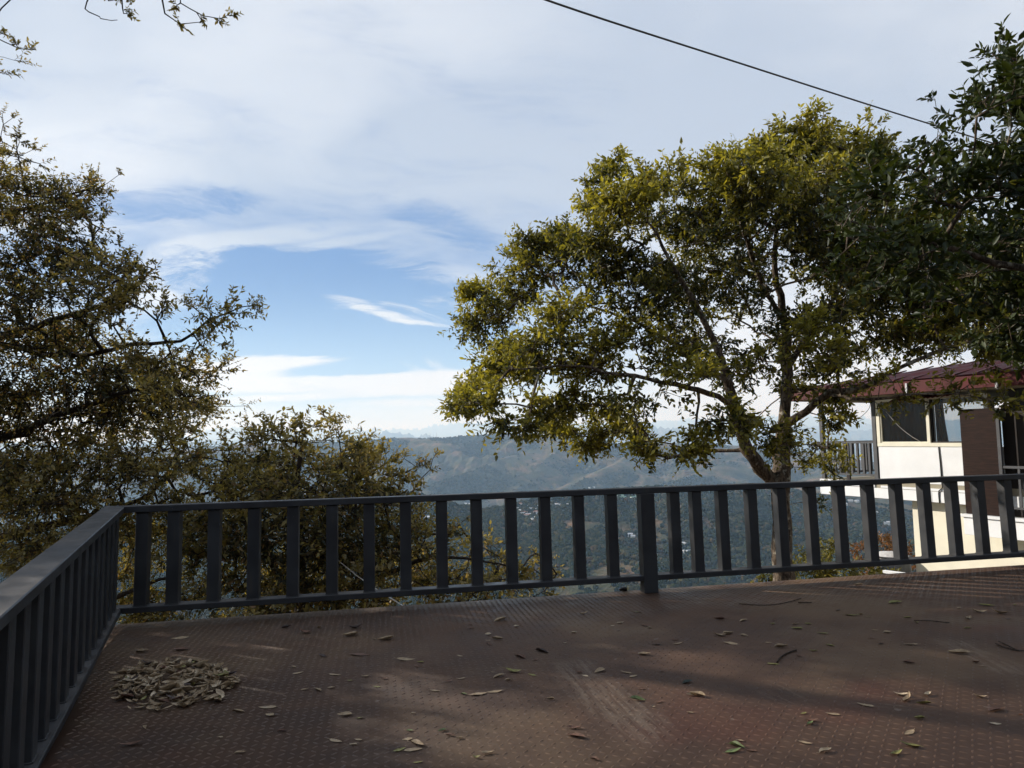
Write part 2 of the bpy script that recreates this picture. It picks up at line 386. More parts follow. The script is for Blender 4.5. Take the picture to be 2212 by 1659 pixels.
def height(x, y, want_gully=False):
    wx = fbm(x / 420, y / 420, 3, 3); wy = fbm(x / 420, y / 420, 23, 3)
    r = np.hypot(x, y)
    far = np.clip((r - 400) / 600, 0, 1)
    xx = x + wx * 130 * far; yy = y + wy * 130 * far
    h = np.full_like(x, -900.0)
    gul = fbm(xx / 420, yy / 420, 41, 5, True)
    for k, (P, sl_, am) in enumerate(HILLS):
        best = np.full_like(x, 1e9); bh = np.zeros_like(x); bw = np.zeros_like(x)
        for a, b in zip(P[:-1], P[1:]):
            d = b[:2] - a[:2]; L2 = d @ d
            tt = np.clip(((xx - a[0]) * d[0] + (yy - a[1]) * d[1]) / L2, 0, 1)
            # crest itself stays on its line: unwarped distance near it
            ds = np.hypot(xx - a[0] - tt * d[0], yy - a[1] - tt * d[1])
            ds2 = np.hypot(x - a[0] - tt * d[0], y - a[1] - tt * d[1])
            ds = np.where(ds2 < 260, ds2 + (ds - ds2) * np.clip(ds2 / 260, 0, 1), ds)
            best = np.minimum(best, ds); w_ = (ds + 12.0) ** -4; bh += w_ * (a[2] + tt * (b[2] - a[2])); bw += w_
        bh = bh / bw
        scale = max(1.0, P[:, 1].mean() / 5000)
        hk = bh - best * sl_ * (0.78 + 0.22 * np.clip(best / 900, 0, 1)) + (gul - 0.52) * np.clip(best / 300, 0, 1) * np.where(y > 2300, 135, 95) * am * scale + (fbm(x / (140 * scale), y / (140 * scale), 60 + k, 4)) * 9 * am * scale * np.clip(best / 120, 0.25, 1)
        h = np.maximum(h, hk)
    h = np.maximum(h, -640 + 40 * fbm(x / 700, y / 700, 77, 2))
    # the hill the terrace stands on
    e = np.maximum(0, y - 6.5); s = np.maximum(0, -x - 3.2)
    own = -2.6 - 0.55 * e - 0.30 * s - 0.06 * np.maximum(0, 6.5 - y) + 0.5 * fbm(x / 4, y / 4, 90, 3) * np.clip(e / 4 + s / 4, 0, 1) + 0.35 * np.clip(x - 4, 0, 12) * np.clip(1 - np.abs(y - 14) / 20, 0, 1)
    own = np.where(y < -4, -2.3 + 0.25 * np.minimum(-y - 4, 400), own)
    return (np.maximum(h, own), gul) if want_gully else np.maximum(h, own)

def build_terrain():
    az = np.concatenate([np.linspace(-180, -62, 50, endpoint=False), np.linspace(-62, -46, 60, endpoint=False), np.linspace(-46, 46, 900, endpoint=False), np.linspace(46, 62, 60, endpoint=False), np.linspace(62, 180, 50, endpoint=False)])
    rr = np.concatenate([np.geomspace(1.5, 60, 70, endpoint=False), np.geomspace(60, 850, 70, endpoint=False), np.linspace(850, 1950, 210, endpoint=False), np.linspace(1950, 2500, 40, endpoint=False), np.linspace(2500, 4500, 230, endpoint=False), np.geomspace(4500, 34500, 190)])
    A, Rr = np.meshgrid(np.radians(az), rr)
    x = Rr * np.sin(A); y = Rr * np.cos(A); z, gul = height(x, y, True)
    n = len(az); m = len(rr)
    V = np.stack([x, y, z], -1).reshape(-1, 3)
    i = np.arange(n); j = (i + 1) % n; k = np.arange(m - 1)[:, None] * n
    F = np.stack([i + k, i + k + n, j + k + n, j + k], -1).reshape(-1, 4)
    V = np.concatenate([V, [[0, 0, height(np.array([0.0]), np.array([0.0]))[0]]]])
    c = len(V) - 1
    o = mesh_np('terrain', V, [F, np.stack([np.full(n, c), i, j], 1)], terrain_mat(), None, True)
    at_ = o.data.attributes.new('spine', 'FLOAT', 'POINT'); at_.data.foreach_set('value', np.append(gul.ravel(), 0.5).astype(np.float32))
    return o
def terrain_mat():
    m, t, out = material('wooded hillside'); g = t.nodes.new('ShaderNodeNewGeometry'); co = g.outputs['Position']
    big = noise(t, co, 0.0035, 5, 0.6); mid = noise(t, co, 0.016, 6, 0.6); fine = noise(t, co, 0.09, 5, 0.7)
    z = xyz(t, co)[2]
    wood = mixc(t, fine.ss(0.3, 0.7), (0.014, 0.022, 0.017), (0.050, 0.055, 0.034))
    field = mixc(t, mid.ss(0.35, 0.6), (0.205, 0.130, 0.080), (0.070, 0.074, 0.040))
    an = t.nodes.new('ShaderNodeAttribute'); an.attribute_name = 'spine'; spine = X(t, an.outputs['Fac'])
    col = mixc(t, (big * 0.40 + mid * 0.40 + (spine - 0.52) * 0.55 + 0.10).ss(0.50, 0.62) * 0.85, wood, field)      # dry grass on the spines, woods in the gullies
    h = fine + mid * 2.0
    principled(t, out, col, 0.95, 0, 0.1, h, 1.0, 9.0)
    return m
ground = build_terrain(); tag(ground, 'steep wooded hills folding away below the terrace', kind='structure')

# woods on the far slopes: too many trees to count
def build_forest():
    def sample(n, r0, r1, half):
        a = rng.uniform(-half, half, n); r = np.sqrt(rng.uniform(r0 * r0, r1 * r1, n)); return r * np.sin(a), r * np.cos(a)
    x1, y1 = sample(100000, 330, 1900, rad(41)); x2, y2 = sample(90000, 2450, 4250, rad(40))
    s1 = rng.uniform(2.2, 5.6, len(x1)); s2 = rng.uniform(2.6, 5.6, len(x2))
    x = np.concatenate([x1, x2]); y = np.concatenate([y1, y2]); s = np.concatenate([s1, s2])
    hz, gl = height(x, y, True)
    dens = -(gl - 0.52) * np.where(y > 2300, 1.6, 0.5) + fbm(x / 170, y / 170, 7, 4) + 0.35 * fbm(x / 45, y / 45, 15, 2)
    keep = dens > rng.uniform(-0.46, 0.06, len(x)) + np.where(y > 2300, 0.24, 0.0)
    x, y, s, z = x[keep], y[keep], s[keep], hz[keep]
    keep = z > -560; x, y, z, s = x[keep], y[keep], z[keep], s[keep]
    me = bpy.data.meshes.new('forest'); me.vertices.add(len(x))
    me.vertices.foreach_set('co', np.stack([x, y, z + s * 0.35], 1).astype(np.float32).ravel())
    at_ = me.attributes.new('size', 'FLOAT', 'POINT'); at_.data.foreach_set('value', s.astype(np.float32))
    rt = me.attributes.new('turn', 'FLOAT_VECTOR', 'POINT'); q = np.zeros((len(x), 3), np.float32); q[:, 2] = rng.uniform(0, 6.28, len(x)); q[:, 0] = rng.normal(0, .2, len(x)); rt.data.foreach_set('vector', q.ravel())
    sc = me.attributes.new('shape', 'FLOAT_VECTOR', 'POINT'); w = np.stack([s * rng.uniform(.8, 1.2, len(s)), s * rng.uniform(.8, 1.2, len(s)), s * rng.uniform(.8, 1.5, len(s))], 1).astype(np.float32); sc.data.foreach_set('vector', w.ravel())
    o = put(bpy.data.objects.new('forest', me)); tag(o, 'dark broadleaf woods covering the slopes across the valley', 'woods', kind='stuff')
    m, t, out = material('far tree crowns')
    oi = t.nodes.new('ShaderNodeObjectInfo'); n = noise(t, obj_co(t), 3.5, 3)
    rnd = X(t, oi.outputs['Random'])
    col = ramp(t, rnd, [(0.0, (0.016, 0.025, 0.016)), (0.45, (0.028, 0.039, 0.020)), (0.75, (0.050, 0.056, 0.026)), (0.92, (0.080, 0.070, 0.032)), (1.0, (0.085, 0.055, 0.028))])
    d = t.nodes.new('ShaderNodeBsdfDiffuse'); t.links.new(mixc(t, n.ss(0.3, 0.7), mixc(t, 1.0, col, (0.6, 0.6, 0.6), 'MULTIPLY'), col), d.inputs[0]); t.links.new(d.outputs[0], out.inputs[0])
    me.materials.append(m)
    ng = bpy.data.node_groups.new('forest scatter', 'GeometryNodeTree')
    ng.interface.new_socket('Geometry', in_out='INPUT', socket_type='NodeSocketGeometry'); ng.interface.new_socket('Geometry', in_out='OUTPUT', socket_type='NodeSocketGeometry')
    N = ng.nodes.new; L = ng.links.new
    gi = N('NodeGroupInput'); go = N('NodeGroupOutput')
    ico = N('GeometryNodeMeshIcoSphere'); ico.inputs['Radius'].default_value = 1.0; ico.inputs['Subdivisions'].default_value = 2
    nt = N('ShaderNodeTexNoise'); nt.inputs['Scale'].default_value = 1.7; nt.inputs['Detail'].default_value = 2
    mp = N('ShaderNodeMapRange'); mp.inputs['From Min'].default_value = 0.25; mp.inputs['From Max'].default_value = 0.75; mp.inputs['To Min'].default_value = -0.45; mp.inputs['To Max'].default_value = 0.4
    L(nt.outputs['Fac'], mp.inputs['Value'])
    nm = N('GeometryNodeInputNormal'); vm = N('ShaderNodeVectorMath'); vm.operation = 'SCALE'; L(nm.outputs[0], vm.inputs[0]); L(mp.outputs[0], vm.inputs['Scale'])
    sp = N('GeometryNodeSetPosition'); L(ico.outputs['Mesh'], sp.inputs['Geometry']); L(vm.outputs[0], sp.inputs['Offset'])
    sm = N('GeometryNodeSetMaterial'); sm.inputs['Material'].default_value = m; L(sp.outputs[0], sm.inputs['Geometry'])
    ip = N('GeometryNodeInstanceOnPoints'); L(gi.outputs[0], ip.inputs['Points']); L(sm.outputs[0], ip.inputs['Instance'])
    def attr(nm_, ty):
        a = N('GeometryNodeInputNamedAttribute'); a.data_type = ty; a.inputs['Name'].default_value = nm_; return a.outputs['Attribute']
    L(attr('turn', 'FLOAT_VECTOR'), ip.inputs['Rotation']); L(attr('shape', 'FLOAT_VECTOR'), ip.inputs['Scale'])
    L(ip.outputs[0], go.inputs[0])
    md = o.modifiers.new('scatter', 'NODES'); md.node_group = ng
build_forest()
# ------------------------------------------------------------------ the steel terrace
TH = rad(10.82); PH = rad(-66.43)
A2 = np.array([math.cos(TH), math.sin(TH), 0]); N2 = np.array([A2[1], -A2[0], 0])          # along the front rail, and towards the viewer
L2 = np.array([math.cos(PH), math.sin(PH), 0]); LI = np.array([-L2[1], L2[0], 0])           # along the left rail, and inwards
CORNER = np.array([-3.2585, 5.5625, 0.0]); SLOPE = -0.052
BW = 0.095
def deck_mat():
    m, t, out = material('worn oxide painted chequer plate'); co = obj_co(t); x, y, z = xyz(t, co)
    big = noise(t, co, 0.55, 5, 0.6); mid = noise(t, co, 2.3, 6, 0.65); fine = noise(t, co, 38, 4, 0.7); grit = noise(t, co, 240, 2)
    col = mixc(t, mid.ss(0.35, 0.68), (0.068, 0.040, 0.027), (0.102, 0.060, 0.039))
    col = mixc(t, big.ss(0.47, 0.62) * 0.75, col, (0.140, 0.092, 0.056))                    # dry dust
    red = noise(t, comb(t, x + 7.0, y, 3.0), 0.7, 4); col = mixc(t, red.ss(0.58, 0.70) * 0.4, col, (0.120, 0.046, 0.030))
    def scrape(P, Q, wd, amt, c, lo=0.42, hi=0.62):
        d = Q - P; Ln = float(np.hypot(d[0], d[1])); ux, uy = d[0] / Ln, d[1] / Ln
        along = (x - float(P[0])) * ux + (y - float(P[1])) * uy; across = (y - float(P[1])) * ux - (x - float(P[0])) * uy
        wob = noise(t, comb(t, along * 1.3, across * 1.3, 1.0), 1.0, 4) - 0.5
        k = noise(t, comb(t, along * 3.5, across * 26.0, 4.0), 1.0, 6, 0.7)
        f = (across + wob * 0.35).fn('ABSOLUTE').ss(wd, wd * 0.2) * along.ss(-0.05, 0.12) * along.ss(Ln + 0.1, Ln - 0.25) * k.ss(lo, hi) * amt
        return mixc(t, f, col, c)
    dust = (0.25, 0.195, 0.145)
    col = scrape(on_deck(1225, 1425), on_deck(1420, 1620), 0.20, 0.50, dust, 0.36, 0.66)
    col = scrape(on_deck(2040, 1380), on_deck(2240, 1470), 0.14, 0.6, dust, 0.40, 0.66)
    col = scrape(on_deck(1640, 1475), on_deck(1760, 1530), 0.16, 0.5, dust, 0.5, 0.66)
    col = scrape(on_deck(1800, 1500), on_deck(2040, 1530), 0.13, 0.5, dust, 0.5, 0.66)
    col = scrape(on_deck(860, 1490), on_deck(1010, 1475), 0.22, 0.35, dust, 0.5, 0.66)
    col = scrape(on_deck(700, 1640), on_deck(980, 1560), 0.30, 0.28, dust, 0.5, 0.66)
    col = scrape(CORNER + 0.2 * A2 - 0.02 * N2, CORNER + 5.2 * A2 - 0.05 * N2, 0.19, 0.65, (0.19, 0.160, 0.130), 0.34, 0.6)
    col = mixc(t, fine.ss(0.62, 0.76) * 0.5, col, (0.040, 0.026, 0.022))
    spots = noise(t, co, 11, 3, 0.5); col = mixc(t, spots.ss(0.70, 0.76) * 0.45, col, (0.25, 0.20, 0.17))
    col = mixc(t, z.ss(0.0012, 0.0034) * 0.12, col, (0.135, 0.096, 0.070))                   # lug tops worn paler
    principled(t, out, col, mid.ss(0.3, 0.7, 0.46, 0.66), 0, 0.28, grit * 0.6 + fine * 1.4, 0.25, 0.003); return m
M_deck = deck_mat()
def build_deck():
    e = 0.11
    q = CORNER - e * N2
    lo = -0.40                                                       # runs out under the left rail near the corner, then stops inside it
    a = q + A2 * ((lo + (q - CORNER) @ -LI) / (A2 @ LI))            # front left corner
    b = q + A2 * 12.5; p1 = CORNER + L2 * 1.95 + LI * lo; p2 = CORNER + L2 * 2.12 + LI * 0.072; l_end = CORNER + L2 * 10.0 + LI * 0.085
    c = b - np.array([-A2[1], A2[0], 0]) * 12.0
    V, F = [], []
    top = [a, p1, p2, l_end, c, b]
    bm = bmesh.new()
    vt = [bm.verts.new((p[0], p[1], 0.0)) for p in top]; vb = [bm.verts.new((p[0], p[1], -0.12)) for p in top]
    bm.faces.new(vt); bm.faces.new(vb[::-1])
    for k in range(6): bm.faces.new((vt[k - 1], vb[k - 1], vb[k], vt[k]))
    bmesh.ops.recalc_face_normals(bm, faces=bm.faces)
    me = bpy.data.meshes.new('tmp'); bm.to_mesh(me); bm.free()
    n0 = len(me.vertices); V0 = np.zeros(n0 * 3); me.vertices.foreach_get('co', V0); V0 = V0.reshape(-1, 3)
    F0 = [np.array([list(p.vertices) for p in me.polygons if len(p.vertices) == n_]) for n_ in (4, 6)]; bpy.data.meshes.remove(me)
    # raised lens shaped lugs, alternately turned
    pt = 0.046
    gi, gj = np.meshgrid(np.arange(-30, 260), np.arange(1, 190)); gi = gi.ravel(); gj = gj.ravel()
    P = q[None] + gi[:, None] * pt * A2 + gj[:, None] * pt * N2
    s = (P - CORNER) @ LI; dist = np.linalg.norm(P[:, :2], axis=1); ang = np.degrees(np.arctan2(P[:, 0], P[:, 1]))
    keep = ((s > 0.115) | ((s > lo + 0.03) & ((P - CORNER) @ L2 < 1.9))) & (P[:, 1] > 2.2) & (np.abs(ang) < 44) & (dist < 9.6)
    P, gi, gj = P[keep], gi[keep], gj[keep]
    an = TH + np.where((gi + gj) % 2 == 0, rad(42), rad(-42)) + rng.normal(0, .03, len(P))
    wear = rng.uniform(0.7, 1.1, len(P))
    ax = np.stack([np.cos(an), np.sin(an), 0 * an], 1); ay = np.stack([-np.sin(an), np.cos(an), 0 * an], 1); up = np.array([0, 0, 1.0])
    l, w, h = 0.0180, 0.0064, 0.0034
    ring = [(-1, 0, 0), (-.45, -.85, 0), (.45, -.85, 0), (1, 0, 0), (.45, .85, 0), (-.45, .85, 0), (-.5, 0, 1), (.5, 0, 1)]
    VL = np.stack([P + ax * (a_ * l) + ay * (b_ * w) + up * (c_ * h)[..., None] if False else P + ax * (a_ * l) + ay * (b_ * w) + up[None] * (c_ * h * wear)[:, None] for a_, b_, c_ in ring], 1).reshape(-1, 3)
    off = (np.arange(len(P)) * 8 + n0)[:, None]
    q4 = np.concatenate([off + np.array(f) for f in ([1, 2, 7, 6], [4, 5, 6, 7])]); q3 = np.concatenate([off + np.array(f) for f in ([0, 1, 6], [2, 3, 7], [3, 4, 7], [5, 0, 6])])
    o = mesh_np('deck', np.concatenate([V0, VL]), [*F0, q4, q3], M_deck)
    tag(o, 'rust brown chequer plate steel terrace floor strewn with dry leaves', kind='structure')
    # steelwork that carries it
    d = empty('deck_frame', tuple(CORNER + 4 * A2 + 4 * N2)); tag(d, 'dark steel beams and posts carrying the terrace floor', 'frame')
    bm = bmesh.new()
    M = Matrix(((A2[0], -N2[0], 0, q[0]), (A2[1], -N2[1], 0, q[1]), (0, 0, 1, 0), (0, 0, 0, 1)))
    fix = Matrix.Translation(-Vector(d.location))
    for k in range(7): add_box(bm, (k * 2.0 + 0.3, -11.5, -0.30), (k * 2.0 + 0.4, -0.02, -0.123), fix @ M, 0.004)
    obj_bm('beam', bm, M_paint, d)
    for k in range(4): box('post', (k * 3.6 + 0.5, -0.28, -3.4), (k * 3.6 + 0.62, -0.16, -0.303), M_paint, d, fix @ M, 0.004)
build_deck()

def build_railing():
    hb, ht, tt, W_ = 0.1614, 0.906, 0.0536, 0.13
    root = empty('railing', tuple(CORNER)); tag(root, 'dark grey steel railing with square balusters along the terrace edge', 'railing')
    # frames: local x along the rail, y outwards, z up; origin at the corner
    Mf = Matrix(((A2[0], -N2[0], 0, 0), (A2[1], -N2[1], 0, 0), (0, 0, 1, 0), (0, 0, 0, 1)))
    Ml = Matrix(((L2[0], LI[0], 0, 0), (L2[1], LI[1], 0, 0), (SLOPE, 0, 1, 0), (0, 0, 0, 1)))
    FL, LL = 11.5, 7.5; b = BW / 2; t0 = 0.048
    # mitred top and bottom rails: the corner joins along the bisector
    def rail(name, M, L, w0, w1, z0, z1, other_dir, in_sign):
        vs = add = None
        bm = bmesh.new(); vs = add_box(bm, (0, w0, z0), (L, w1, z1), None, 0.005)
        ca = float(np.dot(A2, L2)); half = math.acos(ca) / 2; k = 1 / math.tan(half)
        for q in vs:
            if q.co.x < 0.1: q.co.x += q.co.y * k * in_sign
            q.co = M @ q.co
        return obj_bm(name, bm, M_paint, root)
    w = W_ / 2
    rail('top_rail', Mf, FL, -w, w, ht, ht + tt, L2, -1)
    rail('top_rail', Ml, LL, -w - 0.012, w + 0.012, ht, ht + tt, A2, 1)
    rail('bottom_rail', Mf, FL, -w, w, hb - t0, hb, L2, -1)
    rail('bottom_rail', Ml, LL, -w - 0.012, w + 0.012, hb - t0, hb, A2, 1)
    def baluster(M, s, off=0.0, name='baluster'):
        bm = bmesh.new(); add_box(bm, (s - b, off - b, hb), (s + b, off + b, ht), M, 0.004)
        # weld beads round the foot
        for sx, sy, lx, ly in ((0, -1, b, .006), (0, 1, b, .006), (-1, 0, .006, b), (1, 0, .006, b)):
            add_box(bm, (s + sx * b - lx, off + sy * b - ly, hb + .0005), (s + sx * b + lx, off + sy * b + ly, hb + 0.007), M, 0.002)
        return obj_bm(name, bm, M_paint, root)
    sf = [0.222, 0.460, 0.771, 1.082, 1.396, 1.716, 2.026, 2.337, 2.652, 2.962, 3.276, 3.589, 3.906, 4.222, 4.84, 5.06, 5.33, 5.635, 5.946, 6.272, 6.591, 6.917, 7.241, 7.567, 7.892, 8.213, 8.545, 8.87, 9.19, 9.51, 9.83, 10.15, 10.47, 10.79, 11.1]
    for s in sf: baluster(Mf, s, 0.0)
    for k in range(-1, 27):
        s = 0.38 + 0.231 * k
        if 0.12 < s < LL - 0.1: baluster(Ml, s, 0.0)
    # posts that stand on the floor plate
    for s in (4.56, 9.35):
        bm = bmesh.new(); add_box(bm, (s - .068, -.068, .001), (s + .068, .045, ht), Mf, 0.004); obj_bm('post', bm, M_paint, root)
    bm = bmesh.new(); add_box(bm, (-.06, -.045, -0.3), (.06, .068, ht), Mf @ Matrix.Translation((-.0, .0, 0)), 0.004) if False else None
    bm.free()
    for s in (2.6, 5.6):
        bm = bmesh.new(); add_box(bm, (s - .03, -.05, -0.5), (s + .03, .0, hb - t0 - .001), Ml, 0.004); obj_bm('post', bm, M_paint, root)
build_railing()

# ------------------------------------------------------------------ the house on the right
def build_house():
    az = rad(-27)
    ex = -np.array([math.sin(az), math.cos(az), 0])
    root = empty('house', (8.37, 15.4, 0.0), math.atan2(ex[1], ex[0]))
    root.rotation_euler = (0, rad(1.4), math.atan2(ex[1], ex[0]))
    tag(root, 'white and cream hillside house with red roof and corner balcony', 'house')
    R_, Lf, B = 6.5, -1.68, 4.6
    # lower storey in cream plaster, its front set back under the floor slab
    w = boxes('wall', [((0.42, 0.24, -6.0), (R_, B, 0.085))], M_cream, root); w['label'] = 'cream plaster lower wall in low sun'
    # floor slab with a white clad edge, in lengths with thin joints
    s = boxes('floor_slab', [((Lf, -0.03, 0.09), (R_, B, 0.47))], M_soffit, root)
    cl = []
    xs = [Lf, -1.40, 0.13, 1.05, 1.80, 2.9, 4.1, 5.3, R_]
    for a, b in zip(xs[:-1], xs[1:]): cl.append(((a + 0.006, -0.055, 0.10), (b - 0.006, -0.032, 0.325)))
    cl.append(((Lf - .024, -0.05, 0.10), (Lf - .002, B, 0.46)))
    boxes('slab_cladding', cl, M_white, root, bev=0.002)
    boxes('cladding_ledge', [((-0.10, -0.05, 0.335), (1.93, -0.032, 0.385)), ((Lf, -0.055, 0.335), (-0.24, -0.032, 0.468))], M_white, root, bev=0.003)
    # upper front: white sheets under the windows
    p = boxes('wall_panel', [((-0.13, -0.012, 0.475), (1.232, 0.05, 1.262)), ((1.248, -0.012, 0.475), (2.6, 0.05, 1.262))], M_white, root, bev=0.003); p['label'] = 'smooth white sheet cladding under the windows'
    # black cable hanging down the joint
    V, F = tube(smooth_line([(1.235, -.024, 1.26), (1.25, -.026, .9), (1.262, -.028, .5), (1.275, -.06, .40), (1.21, -.07, .345), (1.20, -.066, .2), (1.205, -.066, .09)], .05), .011, 6)
    mesh_np('cable', V, F, M_black, root)
    # window: frame, panes, curtains
    wf = boxes('window', [((-0.135, -0.03, 1.265), (2.25, 0.07, 1.345)), ((-0.135, -0.03, 2.27), (2.25, 0.07, 2.33)), ((-0.135, -0.03, 1.346), (-0.055, 0.07, 2.269)), ((1.005, -0.025, 1.346), (1.075, 0.07, 2.269)), ((2.17, -0.03, 1.346), (2.25, 0.07, 2.269)),
                         ((-0.054, -0.012, 1.346), (-0.022, 0.055, 2.268)), ((-0.021, -0.012, 1.346), (1.004, 0.055, 1.372))], M_cframe, root, bev=0.003)
    boxes('sash', [((1.076, 0.012, 1.346), (1.115, 0.06, 2.268)), ((1.116, 0.012, 1.346), (2.168, 0.06, 1.375))], M_dark, wf)
    box('pane', (-0.020, 0.02, 1.374), (1.003, 0.026, 2.266), M_glass, wf)
    box('pane', (1.117, 0.035, 1.377), (2.166, 0.041, 2.266), M_glass, wf)
    def curtain(x0, x1, y, z0, z1, amp, n, flare=0.0):
        k = 48; xs_ = np.linspace(x0, x1, k); V = []
        for j, z_ in enumerate(np.linspace(z1, z0, 8)):
            f = j / 7; V.append(np.stack([xs_ + flare * f * f * (xs_ - x0) / (x1 - x0), y + amp * np.sin((xs_ - x0) / (x1 - x0) * n * 6.28 + f), np.full(k, z_)], 1))
        V = np.concatenate(V); i = np.arange(k - 1); F = np.concatenate([np.stack([i, i + 1, i + 1 + k, i + k], 1) + r_ * k for r_ in range(7)])
        o = mesh_np('curtain', V, F, M_curtain, root, True)
        md = o.modifiers.new('thick', 'SOLIDIFY'); md.thickness = 0.004
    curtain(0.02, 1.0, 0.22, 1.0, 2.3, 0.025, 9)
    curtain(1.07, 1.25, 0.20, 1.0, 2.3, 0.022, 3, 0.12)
    # window cord drooping across the left pane
    V, F = tube(smooth_line([(0.12, -.035, 2.05), (0.4, -.04, 1.72), (0.66, -.04, 1.50), (0.86, -.036, 1.375)], .05), .006, 5); mesh_np('cord', V, F, M_cord, root)
    # room behind: end wall, floor, ceiling, back wall with a wide opening to the hills
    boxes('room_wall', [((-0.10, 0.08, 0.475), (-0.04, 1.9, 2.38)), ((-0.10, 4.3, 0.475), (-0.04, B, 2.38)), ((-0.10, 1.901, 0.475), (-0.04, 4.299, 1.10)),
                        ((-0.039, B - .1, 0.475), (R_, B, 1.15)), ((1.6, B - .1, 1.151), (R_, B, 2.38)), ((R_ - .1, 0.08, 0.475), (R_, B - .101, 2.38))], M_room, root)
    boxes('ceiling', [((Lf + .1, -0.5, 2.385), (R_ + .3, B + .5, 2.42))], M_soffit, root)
    # grey posts of the balcony
    for (x0, y0) in ((-0.245, -0.035), (Lf + 0.02, -0.03), (Lf + 0.02, B - .12)):
        box('post', (x0, y0, 0.472), (x0 + 0.095, y0 + 0.095, 2.384), M_greypost, root, bev=0.004)
    box('header', (Lf + .12, -0.02, 2.30), (-.248, 0.05, 2.384), M_soffit, root)
    # balcony railing
    br = boxes('balcony_railing', [((Lf + .118, -0.02, 1.335), (-.248, 0.045, 1.385)), ((Lf + .118, -0.015, 0.585), (-.248, 0.035, 0.63)), ((Lf + .03, 0.075, 1.335), (Lf + .09, B - .13, 1.385)), ((Lf + .035, 0.075, 0.585), (Lf + .085, B - .13, 0.63))], M_greypost, root, bev=0.003)
    for k in range(8):
        x0 = Lf + .22 + k * 0.152; box('baluster', (x0, -0.012, 0.632), (x0 + .052, 0.036, 1.333), M_greypost, br, bev=0.003)
    for k in range(24):
        y0 = 0.25 + k * 0.172; box('baluster', (Lf + .036, y0, 0.632), (Lf + .084, y0 + .05, 1.333), M_greypost, br, bev=0.003)
    box('post', (-0.98, -0.012, 0.472), (-0.90, 0.036, 0.583), M_dark, br)
    # dark tray hung outside the balcony corner
    boxes('bracket', [((Lf - .28, 0.0, 1.36), (Lf + .018, 0.16, 1.38)), ((Lf - .20, 0.0, 1.24), (Lf + .018, 0.02, 1.358)), ((Lf - .20, 0.14, 1.24), (Lf + .018, 0.16, 1.358))], M_dark, root)
    V, F = tube(smooth_line([(-1.0, .05, 2.12), (-.80, .0, 1.93), (-.58, .0, 1.93), (-.34, .02, 2.12), (-.28, .03, 2.30)], .04), .006, 5); mesh_np('cord', V, F, M_cable, root)
    # roof: shallow hip of red sheet, deep red fascia
    y0, y1, zl, x0, x1 = -0.62, B + .5, 2.42, -2.15, R_ + .5
    rz = 3.10; ry = (y0 + y1) / 2; rx = x0 + (ry - y0)
    bm = bmesh.new()
    q = [bm.verts.new(v) for v in ((x0, y0, 2.66), (x1, y0, 2.70), (x1, y1, 2.66), (x0, y1, 2.66), (rx + .4, ry, rz + .12), (x1, ry, rz + .30))]
    for f in ((0, 1, 5, 4), (2, 3, 4, 5), (3, 0, 4), (1, 2, 5)): bm.faces.new([q[i] for i in f])
    bmesh.ops.solidify(bm, geom=list(bm.faces), thickness=0.02)
    rf = obj_bm('roof', bm, M_red, root)
    # standing ribs on the sheets
    bm = bmesh.new()
    for k in range(22):
        xx = x0 + 0.35 + k * 0.42
        if xx > x1 - .1: break
        f = min(1.0, (xx - x0) / (rx + .4 - x0)); ye = y0 + (ry - y0) * f
        za = 2.66 + .04 * (xx - x0) / (x1 - x0); zb = za + (rz + .12 - 2.66) * f + (0.18 * max(0, xx - rx - .4) / (x1 - rx - .4))
        P = [Vector((xx, y0 + .01, za + .006)), Vector((xx, ye, zb + .006))]
        for s_ in (0,): 
            a, b = P; v = [bm.verts.new(a + Vector((-.015, 0, 0))), bm.verts.new(a + Vector((.015, 0, 0))), bm.verts.new(b + Vector((.015, 0, 0))), bm.verts.new(b + Vector((-.015, 0, 0)))]
            v2 = [bm.verts.new(i.co + Vector((0, 0, .028))) for i in v]
            bm.faces.new(v2); 
            for i in range(4): bm.faces.new((v[i - 1], v[i], v2[i], v2[i - 1]))
    bmesh.ops.recalc_face_normals(bm, faces=bm.faces); obj_bm('rib', bm, M_red, rf)
    boxes('fascia', [((x0, y0 - .02, 2.40), (x1, y0 + .01, 2.645)), ((x0 - .02, y0 + .012, 2.40), (x0 + .01, y1, 2.645))], M_red, root, bev=0.003)
    boxes('soffit', [((x0 + .012, y0 + .012, 2.425), (x1, y1, 2.45))], M_soffit, root)
    boxes('bracket', [((1.02, y0 - .07, 2.359), (1.06, y0 - .022, 2.60)), ((1.02, y0 - .07, 2.34), (1.42, y0 - .02, 2.359))], M_steel, root, bev=0.0)
    box('bracket', (2.75, y0 - .07, 2.36), (2.79, y0 - .022, 2.62), M_steel, root, bev=0.002)
    # small ribbed awning over the right pane
    k = 60; xs_ = np.linspace(0.45, 1.75, k); wv = 0.012 * np.sin(np.arange(k) * 1.4)
    V = np.concatenate([np.stack([xs_, np.full(k, -.03), 2.385 + wv], 1), np.stack([xs_, np.full(k, -.42), 2.235 + wv + .05 * (xs_ - .45)], 1)]); i = np.arange(k - 1)
    aw = mesh_np('awning', V, np.stack([i, i + 1, i + 1 + k, i + k], 1), M_red, root); md = aw.modifiers.new('thick', 'SOLIDIFY'); md.thickness = 0.006
    # brown grained screen, white landing edge, dark sheets standing in for the unlit doorway behind
    b_ = box('screen', (1.80, -0.20, -0.06), (2.47, -0.16, 2.02), M_wood, root, bev=0.003); b_['label'] = 'brown wood grained screen beside the doorway'
    boxes('landing', [((1.76, -0.34, -0.115), (R_, -0.057, -0.062)), ((1.80, -0.30, -0.46), (R_, -0.06, -0.117))], M_white, root, bev=0.004)
